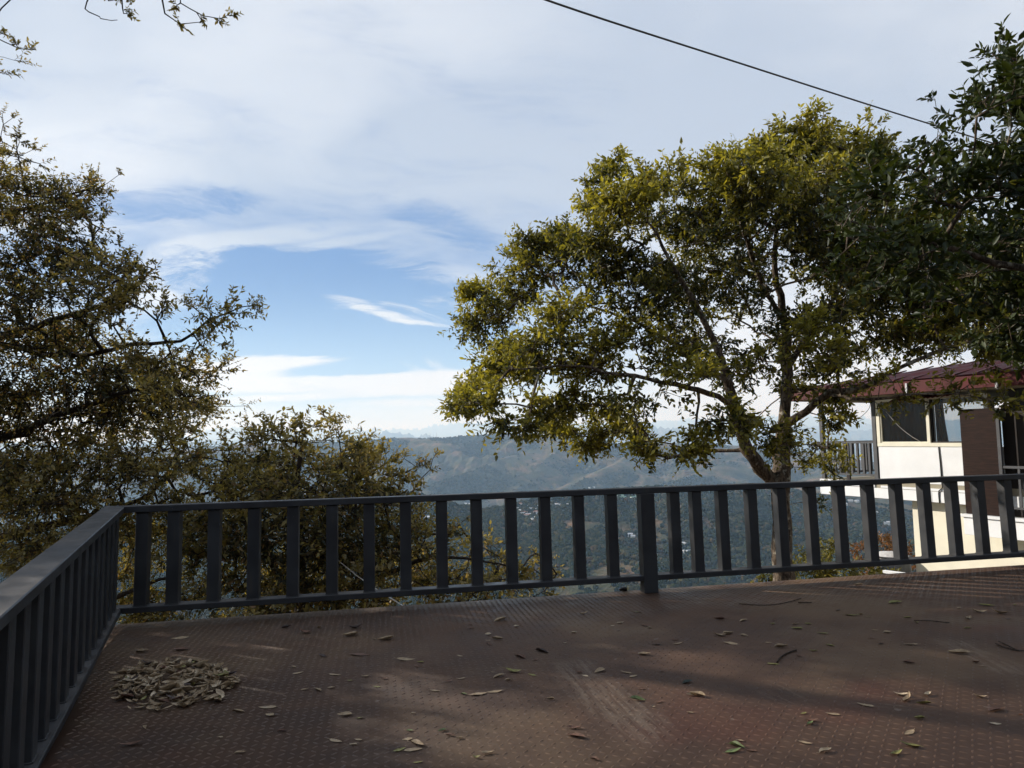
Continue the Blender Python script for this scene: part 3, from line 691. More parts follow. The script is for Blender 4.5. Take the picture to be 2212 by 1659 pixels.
    boxes('doorway', [((2.601, 0.02, 0.475), (R_, 0.07, 2.38)), ((2.48, -0.028, -0.06), (R_, -0.02, 2.06))], M_dark, root)
    boxes('handrail', [((2.49, -0.26, -0.06), (2.55, -0.20, 2.02)), ((2.551, -0.25, 0.86), (R_, -0.21, 0.91)), ((2.551, -0.25, 0.10), (R_, -0.21, 0.14)), ((2.80, -0.245, 0.141), (2.84, -0.215, 0.859)), ((3.06, -0.245, 0.141), (3.10, -0.215, 0.859)), ((3.32, -0.245, 0.141), (3.36, -0.215, 0.859)), ((3.58, -0.245, 0.141), (3.62, -0.215, 0.859))], M_greypost, root, bev=0.003)
build_house()

# unseen timber house added behind the viewer to shade the terrace
def shade_house():
    o = empty('added_timber_house', (0.5, -4.2, 0)); tag(o, 'unseen dark timber house added behind the viewer to shade the terrace', 'house')
    boxes('wall', [((-9, -0.2, -2), (-1.2, 0, 4.6)), ((0.4, -0.2, -2), (11, 0, 4.6)), ((-1.199, -0.2, 2.2), (0.399, 0, 4.6))], M_wood, o)
    boxes('door', [((-1.19, -0.15, -.1), (0.39, -0.08, 2.19))], M_dark, o)
    boxes('roof', [((-9.6, -4.0, 4.62), (11.6, 1.1, 4.76))], M_red, o)
shade_house()

# white lidded tank and a scrap of white fence below the house corner
def lower_bits():
    P = at(1927, 1206, 15.2)
    t = empty('water_tank', (P[0], P[1], P[2] - 1.22)); tag(t, 'white lidded water tank below the house corner, seen through the railing', 'tank')
    V, F = tube([(0, 0, 0), (0, 0, .6), (0, 0, 1.22)], [.36, .38, .36], 28); mesh_np('body', V, F, M_greypost, t)
    V, F = tube([(0, 0, 1.221), (0, 0, 1.27), (0, 0, 1.30), (0, 0, 1.345)], [.37, .38, .30, .27], 28); mesh_np('lid', V, F, simple('tank lid', (.55, .55, .55), .5, .2, 12), t)
    V, F = tube([(0, 0, 1.262), (0, 0, 1.285)], [.395, .395], 28); mesh_np('lid_band', V, F, M_black, t)
    A = at(1914, 1232, 14.6); Bp = at(1950, 1238, 14.3); d = Bp - A; d[2] = 0; Ln = np.linalg.norm(d); d /= Ln
    f = empty('fence', tuple(A)); tag(f, 'short white rail fence at the foot of the cream wall', 'fence')
    M = Matrix(((d[0], -d[1], 0, 0), (d[1], d[0], 0, 0), (0, 0, 1, 0), (0, 0, 0, 1)))
    box('rail', (-.05, -.05, -.06), (Ln + .3, .05, .0), M_white, f, M, .004); box('rail', (-.05, -.03, -.55), (Ln + .3, .03, -.49), M_white, f, M, .004)
    for k in range(4): box('post', (k * .2, -.025, -1.6), (k * .2 + .05, .025, -.062), M_white, f, M, .004)
lower_bits()

# ------------------------------------------------------------------ cables
def cable(name, P, r, mat, label):
    V, F = tube(smooth_line(P, 0.25), r, 7); o = mesh_np(name, V, F, mat, None, True); tag(o, label, 'cable'); return o
c0 = at(850, -130, 5.2); c1 = at(1180, 0, 6.2); c2 = at(1590, 134, 7.6); c3_ = at(2000, 265, 9.4); c4 = at(2300, 356, 11.2)
cable('overhead_cable', [c0, c1, c2, c3_, c4], 0.0100, M_cable, 'dark overhead cable crossing the cloudy sky towards the right hand trees')
cable('guy_wire', [at(700, 1185, 8.6), at(780, 1250, 7.6), at(872, 1310, 6.8), at(960, 1372, 6.2)], 0.006, M_cord, 'thin pale stay wire slanting down behind the front railing')
# ------------------------------------------------------------------ trees
def STEP(Lb):
    P = np.array(Lb, float)[:, :3]; return float(np.clip(np.linalg.norm(np.diff(P, axis=0), axis=1).sum() / 14, 0.06, 0.22))
def unit(v): return v / np.maximum(np.linalg.norm(v, axis=-1, keepdims=True), 1e-9)
def leaves_mesh(P, D, Nn, L, W, curl, fold):
    """leaf blades as two folded quads each: base P, direction D, face normal Nn, length L, half width W"""
    n = len(P); D = unit(D); S_ = unit(np.cross(Nn, D)); Nn = np.cross(D, S_)
    L = L[:, None]; W = W[:, None]; cu = curl[:, None]; fo = fold[:, None]
    side = lambda s, f, w: P + D * L * f + S_ * (s * w) * W + Nn * (fo * W * w - cu * L * f * f)
    V = np.stack([P, side(-1, .33, .95), side(-1, .68, .72), P + D * L - Nn * cu * L, side(1, .68, .72), side(1, .33, .95)], 1).reshape(-1, 3)
    o = (np.arange(n) * 6)[:, None]
    F = np.concatenate([o + np.array([[0, 1, 2, 3]]), o + np.array([[0, 3, 4, 5]])])
    return V, F

SUN_GAPS = [(on_deck(px, py), gr) for px, py, gr in ((1850, 1545, .66), (1990, 1590, .52), (1640, 1505, .46), (560, 1385, .16), (900, 1490, .20), (1000, 1600, .26), (2130, 1240, .40), (1500, 1420, .25), (1280, 1600, .38), (1720, 1290, .22))]
def tree(name, label, limbs, clumps, M_leaf, M_bark, seed=1, density=40.0, leaf=0.11, aspect=0.40, twigs=4, per=9, twig_len=0.34, up=0.25, tip_r=0.0035, grow=2.3, depth_jit=1.0, droop=0.15, group=None, cat='tree', flat=0.45, whorl=False, spray=1.0):
    g = np.random.default_rng(seed)
    # limbs: lists of (x, y, z, radius); the first starts at the ground
    pos, par, rmin = [], [], []
    for k, Lb in enumerate(limbs):
        Q = smooth_line(np.array(Lb, float), STEP(Lb))
        if k == 0: prev = -1
        else:
            A = np.array(pos); prev = int(np.argmin(((A - Q[0, :3]) ** 2).sum(1)))
        for q in Q:
            pos.append(q[:3] + (g.normal(0, 0.012, 3) if len(pos) > 2 else 0)); par.append(prev); rmin.append(q[3]); prev = len(pos) - 1
    nl = len(pos)
    # places the boughs reach for
    T, Cc, CR = [], [], []
    for (c, r, f) in clumps:
        m = max(1 if r[0] < 0.12 else 3, int(density * f * (np.prod(r)) ** (2 / 3)))
        d = unit(g.normal(0, 1, (m, 3))) * (g.uniform(0.10, 1, (m, 1)) ** 0.45)
        if m > 10:                                                    # boughs: flattened sprays round a few centres
            k = max(3, m // 11); cs = unit(g.normal(0, 1, (k, 3))) * (g.uniform(0.05, 1, (k, 1)) ** 0.45)
            d = cs[g.integers(0, k, m)] + g.normal(0, 1, (m, 3)) * np.array([.30, .30, .13]) * spray
        T.append(c + d * r); Cc.append(np.repeat(c[None], m, 0)); CR.append(np.full(m, r[0]))
    CR = np.concatenate(CR); T = np.concatenate(T); Cc = np.concatenate(Cc)
    ok = np.ones(len(T), bool)
    for gp, gr in SUN_GAPS:                                           # openings cut along sun rays to let light patches reach the floor
        q = T - gp; along = q @ sdir; off_ = np.linalg.norm(q - along[:, None] * sdir, axis=1); ok &= ~((off_ < gr) & (along > 0))
    T, Cc, CR = T[ok], Cc[ok], CR[ok]
    A = np.array(pos)
    d0 = np.array([np.sqrt(((A - p) ** 2).sum(1).min()) for p in T]); order = np.argsort(d0)
    cap = nl + len(T) * 40
    PP = np.zeros((cap, 3)); PL = np.zeros(cap); PA = np.zeros(cap, int); RM = np.zeros(cap)
    PP[:nl] = A; PA[:nl] = par; RM[:nl] = rmin
    for i in range(1, nl): PL[i] = PL[PA[i]] + np.linalg.norm(PP[i] - PP[PA[i]]) * 0.5
    n = nl; tips = np.zeros(len(T), int)
    for ti in order:
        p = T[ti]; dd = np.sqrt(((PP[:n] - p) ** 2).sum(1))
        j = int(np.argmin(dd + 0.18 * PL[:n])); d = dd[j]
        s = max(1, min(30, int(d / 0.16))); a = PP[j].copy(); prev = j
        sag = g.normal(0, 0.05, 3) * d; sag[2] += 0.10 * d
        for q in range(1, s + 1):
            f = q / s; PP[n] = a + (p - a) * f + sag * (4 * f * (1 - f)) * 0.5 + (g.normal(0, 0.012, 3) if q < s else 0)
            PA[n] = prev; PL[n] = PL[prev] + d / s; prev = n; n += 1
        tips[ti] = prev
    PP = PP[:n]; PA = PA[:n]; RM = RM[:n]
    # pipe model radii, from the tips down
    acc = np.zeros(n); acc[tips] += tip_r ** grow
    for i in range(n - 1, -1, -1):
        acc[i] = max(acc[i], tip_r ** grow)
        if PA[i] >= 0: acc[PA[i]] += acc[i]
    R = np.maximum(np.minimum(acc ** (1 / grow), 0.06), RM); R[nl:] = np.minimum(R[nl:], 0.045)
    e = np.arange(nl, n); e = e[PA[e] >= 0]
    V1, F1 = prisms(PP[PA[e]], PP[e] + (PP[e] - PP[PA[e]]) * 0.06, np.minimum(R[PA[e]], R[e] * 1.6), R[e], 5)
    Vs, Fs, off = [V1], [F1], len(V1)
    k = 0
    for Lb in limbs:                                                   # the thick limbs as continuous tubes
        m = len(smooth_line(np.array(Lb, float), STEP(Lb))); idx = np.arange(k, k + m); P_ = PP[idx]; k += m
        if len(P_) < 2: continue
        if k > m: P_ = np.concatenate([[PP[PA[idx[0]]]], P_]); rr = np.concatenate([[RM[idx[0]]], RM[idx]])
        else: rr = RM[idx]
        rr = rr * (1 + g.normal(0, .06, len(rr))); V, F = tube(P_, rr, 10, False); Vs.append(V); Fs.append(F[0] + off); off += len(V)
    # twigs with leaves set along them
    tp = PP[tips]; td = unit(PP[tips] - PP[PA[tips]]); outw = unit(tp - Cc + g.normal(0, 1e-4, tp.shape))
    K = twigs
    B = np.repeat(tp, K, 0); D = unit(np.repeat(td * 0.5 + outw * 0.55, K, 0) + g.normal(0, 0.60, (len(B), 3)) + np.array([0, 0, up]))
    TL = twig_len * g.uniform(0.5, 1.35, len(B)) * np.repeat(np.clip(CR / 0.28, 0.28, 1.0), K)
    bend = g.normal(0, 0.22, (len(B), 3)) + np.array([0, 0, -droop])
    mid = B + D * TL[:, None] * 0.5 + bend * TL[:, None] * 0.12; end = B + D * TL[:, None] + bend * TL[:, None] * 0.45
    r0 = np.full(len(B), tip_r * 0.8); V, F = prisms(B, mid, r0, r0 * 0.75, 3); Vs.append(V); Fs.append(F + off); off += len(V)
    V, F = prisms(mid, end, r0 * 0.75, r0 * 0.4, 3); Vs.append(V); Fs.append(F + off); off += len(V)
    M_ = per
    f = (np.arange(M_) + 0.5) / M_
    f = (0.35 + 0.65 * f) if whorl else (0.12 + 0.9 * f)
    f = np.clip(f[None] + g.normal(0, .04, (len(B), M_)), 0, 1.03)[..., None]
    LP = B[:, None] * (1 - f) ** 2 + 2 * (B + D * TL[:, None] * .5 + bend * TL[:, None] * .0)[:, None] * f * (1 - f) + end[:, None] * f ** 2
    td2 = unit(end - B)[:, None]; sd = unit(np.cross(td2, g.normal(0, 1, (len(B), 1, 3))))
    sgn = np.where(np.arange(M_) % 2 == 0, 1.0, -1.0)[None, :, None]
    LD = unit(td2 * g.uniform(.35, 1.1, (len(B), M_, 1)) + sd * sgn * 0.9 + g.normal(0, .28, (len(B), M_, 3)) + np.array([0, 0, 0.05 - droop]))
    LN = unit(np.array([0, 0, 1.0]) * flat + g.normal(0, 0.55, LD.shape) + 0.2 * td2)
    LP = LP.reshape(-1, 3); LD = LD.reshape(-1, 3); LN = LN.reshape(-1, 3)
    sz = leaf * g.uniform(0.55, 1.25, len(LP)); drop = g.uniform(0, 1, len(LP)) < 0.06
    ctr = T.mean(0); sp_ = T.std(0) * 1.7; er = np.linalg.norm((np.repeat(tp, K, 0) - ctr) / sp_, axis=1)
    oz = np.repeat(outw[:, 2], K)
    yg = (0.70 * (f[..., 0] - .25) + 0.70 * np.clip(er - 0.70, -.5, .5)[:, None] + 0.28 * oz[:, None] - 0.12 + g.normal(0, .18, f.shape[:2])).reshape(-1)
    LP, LD, LN, sz, yg = LP[~drop], LD[~drop], LN[~drop], sz[~drop], yg[~drop]
    sz = sz * np.repeat(np.clip(CR / 0.22, 0.62, 1.0), K * M_)[~drop]
    LV, LF = leaves_mesh(LP, LD, LN, sz, sz * aspect * 0.5 * g.uniform(.85, 1.15, len(sz)), g.uniform(-.05, .28, len(sz)), g.uniform(.1, .6, len(sz)))
    o0 = np.array(limbs[0][0][:3], float)
    root = empty(name, tuple(o0)); tag(root, label, cat, group)
    mesh_np('trunk', np.concatenate(Vs) - o0, np.concatenate(Fs), M_bark, root, True)
    cr = mesh_np('crown', LV - o0, LF, M_leaf, root, False)
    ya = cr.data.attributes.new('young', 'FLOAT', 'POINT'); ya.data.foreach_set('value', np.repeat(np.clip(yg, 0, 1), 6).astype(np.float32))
    return root

def clump_list(L, depth, jit, seed, thick=1.0):
    """(px, py, radius px[, share of leaves[, depth shift]]) -> blobs with depth of their own"""
    g = np.random.default_rng(seed); out = []
    for q in L:
        px, py, r = q[:3]; f = q[3] if len(q) > 3 else 1.0
        dz = q[4] if len(q) > 4 else g.uniform(-jit, jit)
        d = depth + dz; rm = r / FPX * d
        out.append((at(px, py, d), np.array([rm, rm * thick, rm * 0.92]), f))
    return out
def limb(L):
    return [(*at(px, py, d), r) for px, py, d, r in L]

M_bark_c = bark_mat('rough brown bark', (0.035, 0.026, 0.020), (0.19, 0.148, 0.108), (0.34, 0.32, 0.26))
M_bark_d = bark_mat('dark twig bark', (0.020, 0.015, 0.012), (0.060, 0.045, 0.035))
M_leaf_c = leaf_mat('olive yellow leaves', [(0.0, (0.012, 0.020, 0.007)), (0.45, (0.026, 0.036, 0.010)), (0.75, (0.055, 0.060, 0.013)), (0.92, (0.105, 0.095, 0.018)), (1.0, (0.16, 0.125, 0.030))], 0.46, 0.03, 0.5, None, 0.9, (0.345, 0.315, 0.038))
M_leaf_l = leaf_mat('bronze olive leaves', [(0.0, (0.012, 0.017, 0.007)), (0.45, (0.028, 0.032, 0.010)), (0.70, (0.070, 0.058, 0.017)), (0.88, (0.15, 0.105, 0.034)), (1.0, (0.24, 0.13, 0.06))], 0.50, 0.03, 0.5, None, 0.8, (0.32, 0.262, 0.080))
M_leaf_d = leaf_mat('glossy dark green leaves', [(0.0, (0.010, 0.017, 0.004)), (0.6, (0.016, 0.026, 0.006)), (0.88, (0.032, 0.044, 0.009)), (0.96, (0.06, 0.08, 0.018)), (1.0, (0.19, 0.17, 0.020))], 0.30, 0.022, 0.5, None, 0.6, (0.038, 0.052, 0.010))

# the tree standing beyond the front railing
D0 = 11.2
CL = clump_list([(1060, 680, 62), (1030, 655, 30), (1090, 800, 75), (1045, 865, 42), (1000, 872, 30), (980, 870, 18), (1035, 862, 40), (1100, 880, 45), (1140, 905, 38), (1160, 590, 70), (1150, 525, 38), (1200, 720, 100, .7), (1220, 855, 85, .75), (1190, 925, 42), (1265, 960, 34), (1240, 500, 55), (1310, 520, 85), (1335, 400, 45), (1335, 345, 24), (1345, 460, 60), (1400, 620, 120, .6), (1380, 780, 115, .6), (1340, 930, 55), (1440, 955, 45), (1420, 990, 22), (1500, 450, 85), (1430, 400, 45), (1550, 560, 120, .7), (1560, 720, 120, .38), (1540, 860, 80, .5), (1580, 360, 55), (1640, 375, 85), (1660, 330, 42), (1755, 330, 60), (1785, 292, 22), (1720, 450, 120), (1800, 380, 90), (1740, 620, 125, .42), (1720, 780, 100, .34), (1850, 520, 110), (1860, 335, 40), (1880, 660, 130, .55), (1840, 780, 60, .6), (2000, 500, 120), (2020, 640, 130, .6), (1990, 735, 55), (2120, 620, 120, .7), (2120, 715, 60), (2220, 660, 110), (2240, 520, 120), (1680, 930, 42, .8), (1745, 965, 34, .7), (1795, 905, 34, .8), (1600, 930, 32, .6), (1730, 1005, 18, .7), (1800, 1000, 40, .35), (1770, 1075, 22, .4), (1500, 965, 30), (1740, 852, 40, .5), (1800, 836, 40, .4), (1865, 842, 34, .25), (1935, 850, 50, .25, -1.2), (2050, 855, 45, .35, -1.5), (2150, 860, 40, .35, -1.5)], D0, 2.1, 5)
tree('broadleaf_tree', 'olive and yellow leaved tree with forked trunk beyond the front railing', [
    limb([(1692, 1420, 11.2, .19), (1690, 1250, 11.2, .165), (1688, 1130, 11.2, .155), (1686, 1045, 11.2, .150), (1692, 975, 11.3, .125), (1696, 890, 11.4, .10), (1702, 790, 11.5, .085), (1692, 680, 11.5, .065), (1672, 560, 11.4, .045), (1690, 450, 11.3, .028), (1720, 385, 11.3, .015)]),
    limb([(1682, 1050, 11.2, .12), (1640, 1010, 11.1, .105), (1606, 950, 11.0, .095), (1585, 880, 10.9, .085), (1565, 800, 10.8, .066), (1530, 710, 10.7, .05), (1470, 600, 10.6, .034), (1400, 480, 10.6, .018)]),
    limb([(1583, 880, 10.9, .05), (1530, 850, 10.5, .042), (1450, 830, 10.2, .034), (1350, 810, 10.0, .026), (1230, 790, 9.9, .018), (1110, 800, 9.9, .010)]),
    limb([(1570, 820, 10.8, .045), (1480, 760, 11.4, .036), (1380, 700, 11.8, .028), (1260, 660, 12.0, .018), (1130, 650, 12.0, .010)]),
    limb([(1700, 920, 11.3, .075), (1745, 885, 11.0, .066), (1790, 850, 10.8, .058), (1860, 838, 10.6, .046), (1930, 800, 10.4, .036), (2050, 750, 10.2, .024), (2170, 700, 10.1, .012)]),
    limb([(1700, 800, 11.5, .05), (1760, 700, 11.8, .04), (1840, 590, 12.1, .03), (1930, 490, 12.3, .018)]),
    limb([(1696, 700, 11.5, .045), (1640, 600, 11.0, .034), (1600, 480, 10.7, .022), (1580, 400, 10.6, .012)]),
    limb([(1790, 850, 10.8, .03), (1880, 862, 10.0, .022), (2000, 850, 9.6, .014), (2120, 858, 9.4, .008)]),
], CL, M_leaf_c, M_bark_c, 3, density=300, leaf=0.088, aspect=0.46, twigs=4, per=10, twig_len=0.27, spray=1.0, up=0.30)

# the big tree past the left railing, its trunk out of the picture
D1 = 9.6
CL = clump_list([(20, 300, 30, .7), (12, 262, 20, .6), (60, 440, 62), (150, 440, 55), (215, 398, 26, .6), (250, 385, 14, .5), (180, 520, 70), (60, 550, 90), (250, 580, 50), (300, 590, 34, .7), (150, 660, 100), (335, 575, 14, .6), (310, 690, 55, .8), (405, 672, 26, .5), (490, 695, 48, .8, -1.0), (555, 680, 26, .6, -1.0), (450, 740, 35, .7, -1.0), (60, 780, 110), (220, 790, 105), (350, 790, 70), (440, 808, 38, .7), (120, 920, 115), (270, 905, 100), (390, 900, 46), (60, 1040, 100), (190, 1030, 100, .8), (320, 1010, 80), (415, 985, 40), (100, 1150, 95, .8), (240, 1110, 80, .7), (370, 1075, 55, .7), (320, 1180, 60, .6), (60, 1240, 70, .8), (240, 1240, 55, .6), (430, 1220, 40, .5), (480, 1000, 36, .7), (520, 1060, 45, .7), (450, 1080, 55, .7), (400, 1150, 60, .6), (500, 1140, 50, .6), (380, 960, 60, .8), (300, 840, 80, .8), (400, 850, 50, .8), (60, 330, 30, .5), (110, 500, 60),
   (-120, 380, 120), (-140, 600, 170), (-120, 850, 180), (-120, 1080, 160), (-330, 420, 190, .5), (-350, 750, 240, .35), (-330, 1050, 220, .35), (-560, 500, 220, .35), (-600, 850, 260, .25), (-250, 150, 160, .6), (-560, 200, 200, .45), (-420, -80, 170, .6), (-850, 600, 250, .22), (-850, 250, 220, .3),
   (28, 105, 20, .7, -2.5), (5, 75, 14, .7, -2.5), (60, 118, 16, .5, -2.5), (235, 22, 22, .8, -3.6), (268, 40, 14, .8, -3.6), (255, -12, 20, .6, -3.6), (395, 58, 11, 1.0, -3.6), (420, 32, 17, .8, -3.6), (465, 44, 10, .6, -3.6), (505, 38, 5, .5, -3.6), (385, 8, 10, .5, -3.6)], D1, 1.9, 8)
for px, py in ((200, 1590), (330, 1560), (470, 1600), (300, 1640)):  # extra unseen leaf clumps added to shade the floor at front left
    CL.append((on_deck(px, py) + sdir * 8.5, np.array([.55, .55, .45]), .8))
tree('spreading_tree', 'tall bronze leaved tree leaning in beyond the left railing', [
    limb([(-420, 1900, 9.8, .30), (-410, 1500, 9.8, .27), (-390, 1150, 9.8, .24), (-370, 850, 9.8, .20), (-390, 550, 9.8, .15), (-400, 250, 9.6, .11), (-350, 0, 9.0, .08), (-230, -190, 8.0, .055), (-60, -220, 7.2, .04), (120, -140, 6.5, .03), (240, -60, 6.1, .016)]),
    limb([(-385, 1250, 9.8, .13), (-250, 1190, 9.5, .105), (-80, 1180, 9.2, .085), (60, 1145, 9.0, .062), (170, 1120, 9.0, .044), (300, 1080, 9.1, .025), (390, 1010, 9.2, .012)]),
    limb([(-380, 1330, 9.8, .11), (-200, 1370, 9.2, .085), (0, 1345, 8.9, .062), (160, 1325, 8.8, .044), (300, 1270, 8.8, .026), (420, 1230, 8.9, .012)]),
    limb([(-370, 950, 9.8, .12), (-200, 980, 9.6, .09), (0, 945, 9.4, .066), (120, 900, 9.3, .046), (260, 850, 9.2, .028), (420, 810, 9.2, .012)]),
    limb([(-370, 800, 9.8, .12), (-220, 760, 10.0, .09), (-40, 735, 10.2, .064), (120, 690, 10.3, .042), (260, 640, 10.3, .024), (330, 580, 10.3, .011)]),
    limb([(-30, 735, 10.2, .04), (140, 770, 9.4, .034), (300, 742, 8.8, .026), (385, 738, 8.6, .020), (440, 700, 8.6, .014), (500, 672, 8.6, .009), (560, 655, 8.6, .005)]),
    limb([(-395, 500, 9.7, .10), (-250, 470, 9.9, .07), (-90, 470, 10.1, .046), (60, 450, 10.2, .026), (200, 400, 10.2, .011)]),
    limb([(-385, 1000, 9.8, .12), (-600, 850, 10.4, .08), (-800, 650, 10.8, .05), (-900, 400, 11.0, .02)]),
    limb([(-60, -220, 7.2, .03), (40, -60, 7.0, .009), (-25, 60, 7.1, .007), (30, 100, 7.1, .005), (80, 115, 7.1, .004)]),
    limb([(120, -140, 6.5, .025), (260, -170, 6.1, .018), (330, -60, 6.0, .012), (352, 10, 6.0, .007), (372, 44, 6.0, .0055), (400, 52, 6.0, .004), (430, 46, 6.0, .003)]),
    limb([(330, -60, 6.0, .010), (372, -20, 6.0, .006), (400, 12, 6.0, .005), (440, 34, 6.0, .004), (480, 38, 6.0, .003), (512, 32, 6.0, .002)]),
    limb([(235, -60, 6.1, .012), (186, 0, 6.0, .006), (186, 22, 6.0, .005), (215, 34, 6.0, .004), (250, 40, 6.0, .003)]),
    limb([(240, -60, 6.1, .012), (262, 0, 6.0, .007), (268, 36, 6.0, .004)]),
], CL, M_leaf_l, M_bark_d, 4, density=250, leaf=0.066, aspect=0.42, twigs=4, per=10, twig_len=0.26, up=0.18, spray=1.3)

# the bushy tree whose top shows over the front railing
D2 = 9.0
CL = clump_list([(660, 930, 34, .8), (715, 912, 26, .7), (740, 925, 18, .6), (640, 975, 52), (560, 965, 36, .8), (735, 975, 45), (600, 1040, 85), (690, 1035, 85), (490, 1000, 40, .8), (790, 1035, 55), (845, 1035, 38, .8), (895, 1005, 28, .6), (938, 988, 12, .5), (930, 1010, 12, .4), (560, 1150, 90), (670, 1150, 110), (790, 1130, 80), (620, 1260, 90), (750, 1230, 90), (870, 1180, 65), (950, 1150, 34, .7), (850, 1270, 70), (970, 1230, 55), (1050, 1200, 38, .7), (1075, 1255, 40), (1150, 1255, 38), (1160, 1205, 18, .5), (1215, 1245, 16, .5), (480, 1200, 60), (470, 1290, 55), (1000, 1120, 14, .4), (420, 1100, 60, .7), (380, 1290, 60), (1000, 1290, 60), (700, 1330, 90), (560, 1350, 80)], D2, 1.2, 12)
tree('bushy_tree', 'bushy bronze and green tree rising just behind the front railing', [
    limb([(640, 1800, 9.2, .11), (645, 1500, 9.1, .095), (650, 1300, 9.0, .08), (648, 1180, 9.0, .06), (640, 1060, 9.0, .04), (650, 960, 9.0, .018)]),
    limb([(650, 1400, 9.1, .06), (740, 1300, 8.8, .045), (850, 1230, 8.6, .032), (980, 1200, 8.5, .018), (1120, 1230, 8.5, .009)]),
    limb([(648, 1230, 9.0, .045), (720, 1120, 9.3, .034), (800, 1060, 9.4, .022), (900, 1005, 9.4, .008)]),
    limb([(648, 1300, 9.0, .05), (560, 1180, 9.3, .034), (500, 1060, 9.5, .018)]),
], CL, M_leaf_l, M_bark_d, 6, density=270, leaf=0.076, spray=1.6, aspect=0.42, twigs=4, per=9, twig_len=0.32, up=0.3)

# the dark leaved tree that leans in from the right, close by
D3 = 5.4
CL = clump_list([(2190, 90, 24, .8), (2160, 130, 44), (2215, 170, 60), (2150, 230, 50), (2040, 215, 24, .5), (2100, 290, 62), (2010, 290, 30, .6), (2205, 320, 80), (1960, 330, 36, .7), (1990, 370, 50), (2080, 400, 80), (1900, 370, 40, .7), (1880, 420, 50, .8), (1960, 460, 80), (2190, 470, 90), (1830, 470, 40, .7), (1860, 540, 55, .8), (1960, 570, 75, .9), (2080, 560, 90, .9), (2190, 620, 90, .8), (1900, 620, 40, .5), (2050, 650, 55, .5), (2170, 720, 55, .5), (2300, 250, 110), (2320, 480, 130), (2310, 700, 110), (2450, 350, 160), (2480, 620, 160), (2600, 480, 180)], D3, 0.9, 21)
tree('evergreen_tree', 'dark glossy leaved evergreen leaning in close on the right', [
    limb([(2750, 1750, 5.8, .15), (2740, 1400, 5.8, .13), (2700, 1050, 5.7, .11), (2600, 780, 5.6, .09), (2480, 560, 5.5, .065), (2360, 380, 5.4, .045), (2260, 230, 5.4, .026), (2190, 110, 5.4, .010)]),
    limb([(2600, 780, 5.6, .05), (2400, 660, 5.3, .040), (2212, 590, 5.1, .030), (2080, 550, 5.0, .022), (1950, 510, 5.0, .013), (1840, 480, 5.0, .006)]),
    limb([(2480, 580, 5.5, .04), (2330, 480, 5.7, .030), (2160, 400, 5.8, .020), (2020, 330, 5.8, .010)]),
    limb([(2600, 800, 5.6, .04), (2420, 760, 5.9, .03), (2250, 700, 6.0, .02), (2080, 640, 6.0, .010)]),
], CL, M_leaf_d, M_bark_c, 9, density=330, leaf=0.088, aspect=0.42, twigs=3, per=8, twig_len=0.24, up=0.35, tip_r=0.0025, droop=0.05, whorl=True)

# shrubs below the terrace, between the trunk and the house
M_leaf_y = leaf_mat('yellow green shrub leaves', [(0.0, (0.06, 0.065, 0.014)), (0.5, (0.13, 0.125, 0.024)), (1.0, (0.24, 0.20, 0.04))], 0.4, 0.03)
M_leaf_r = leaf_mat('reddish shrub leaves', [(0.0, (0.08, 0.045, 0.016)), (0.5, (0.17, 0.085, 0.03)), (1.0, (0.26, 0.11, 0.05))], 0.4, 0.03)
def shrub(name, label, C, base, mat, seed, d):
    cl = clump_list(C, d, 0.5, seed)
    b = at(*base, d)
    tree(name, label, [[(b[0], b[1], b[2], .05), tuple(np.append((b + cl[0][0]) / 2, .035)), tuple(np.append(cl[0][0], .012))]], cl, mat, M_bark_d, seed, density=170, leaf=0.10, twigs=4, per=9, twig_len=0.28, up=0.3, cat='shrub', group='shrubs below the terrace edge')
shrub('shrub', 'yellow green shrub behind the railing just right of the forked trunk', [(1790, 1225, 36), (1775, 1185, 20, .7), (1750, 1235, 30), (1830, 1240, 26), (1800, 1290, 50), (1725, 1225, 16, .6)], (1790, 1480), M_leaf_y, 31, 14.5)
shrub('shrub', 'reddish tipped shrub behind the railing between the trunk and the house corner', [(1905, 1200, 26), (1935, 1185, 24, .8), (1870, 1195, 20, .7), (1920, 1240, 34), (1950, 1215, 22)], (1910, 1480), M_leaf_r, 32, 17.5)
shrub('shrub', 'low yellow green shrub at the terrace edge left of the forked trunk', [(1660, 1248, 18), (1645, 1262, 20), (1690, 1262, 24)], (1660, 1450), M_leaf_y, 33, 13.5)
shrub('shrub', 'yellow green shrub below the white lidded tank', [(1890, 1250, 34), (1860, 1262, 30), (1840, 1275, 30)], (1880, 1500), M_leaf_y, 34, 15.5)
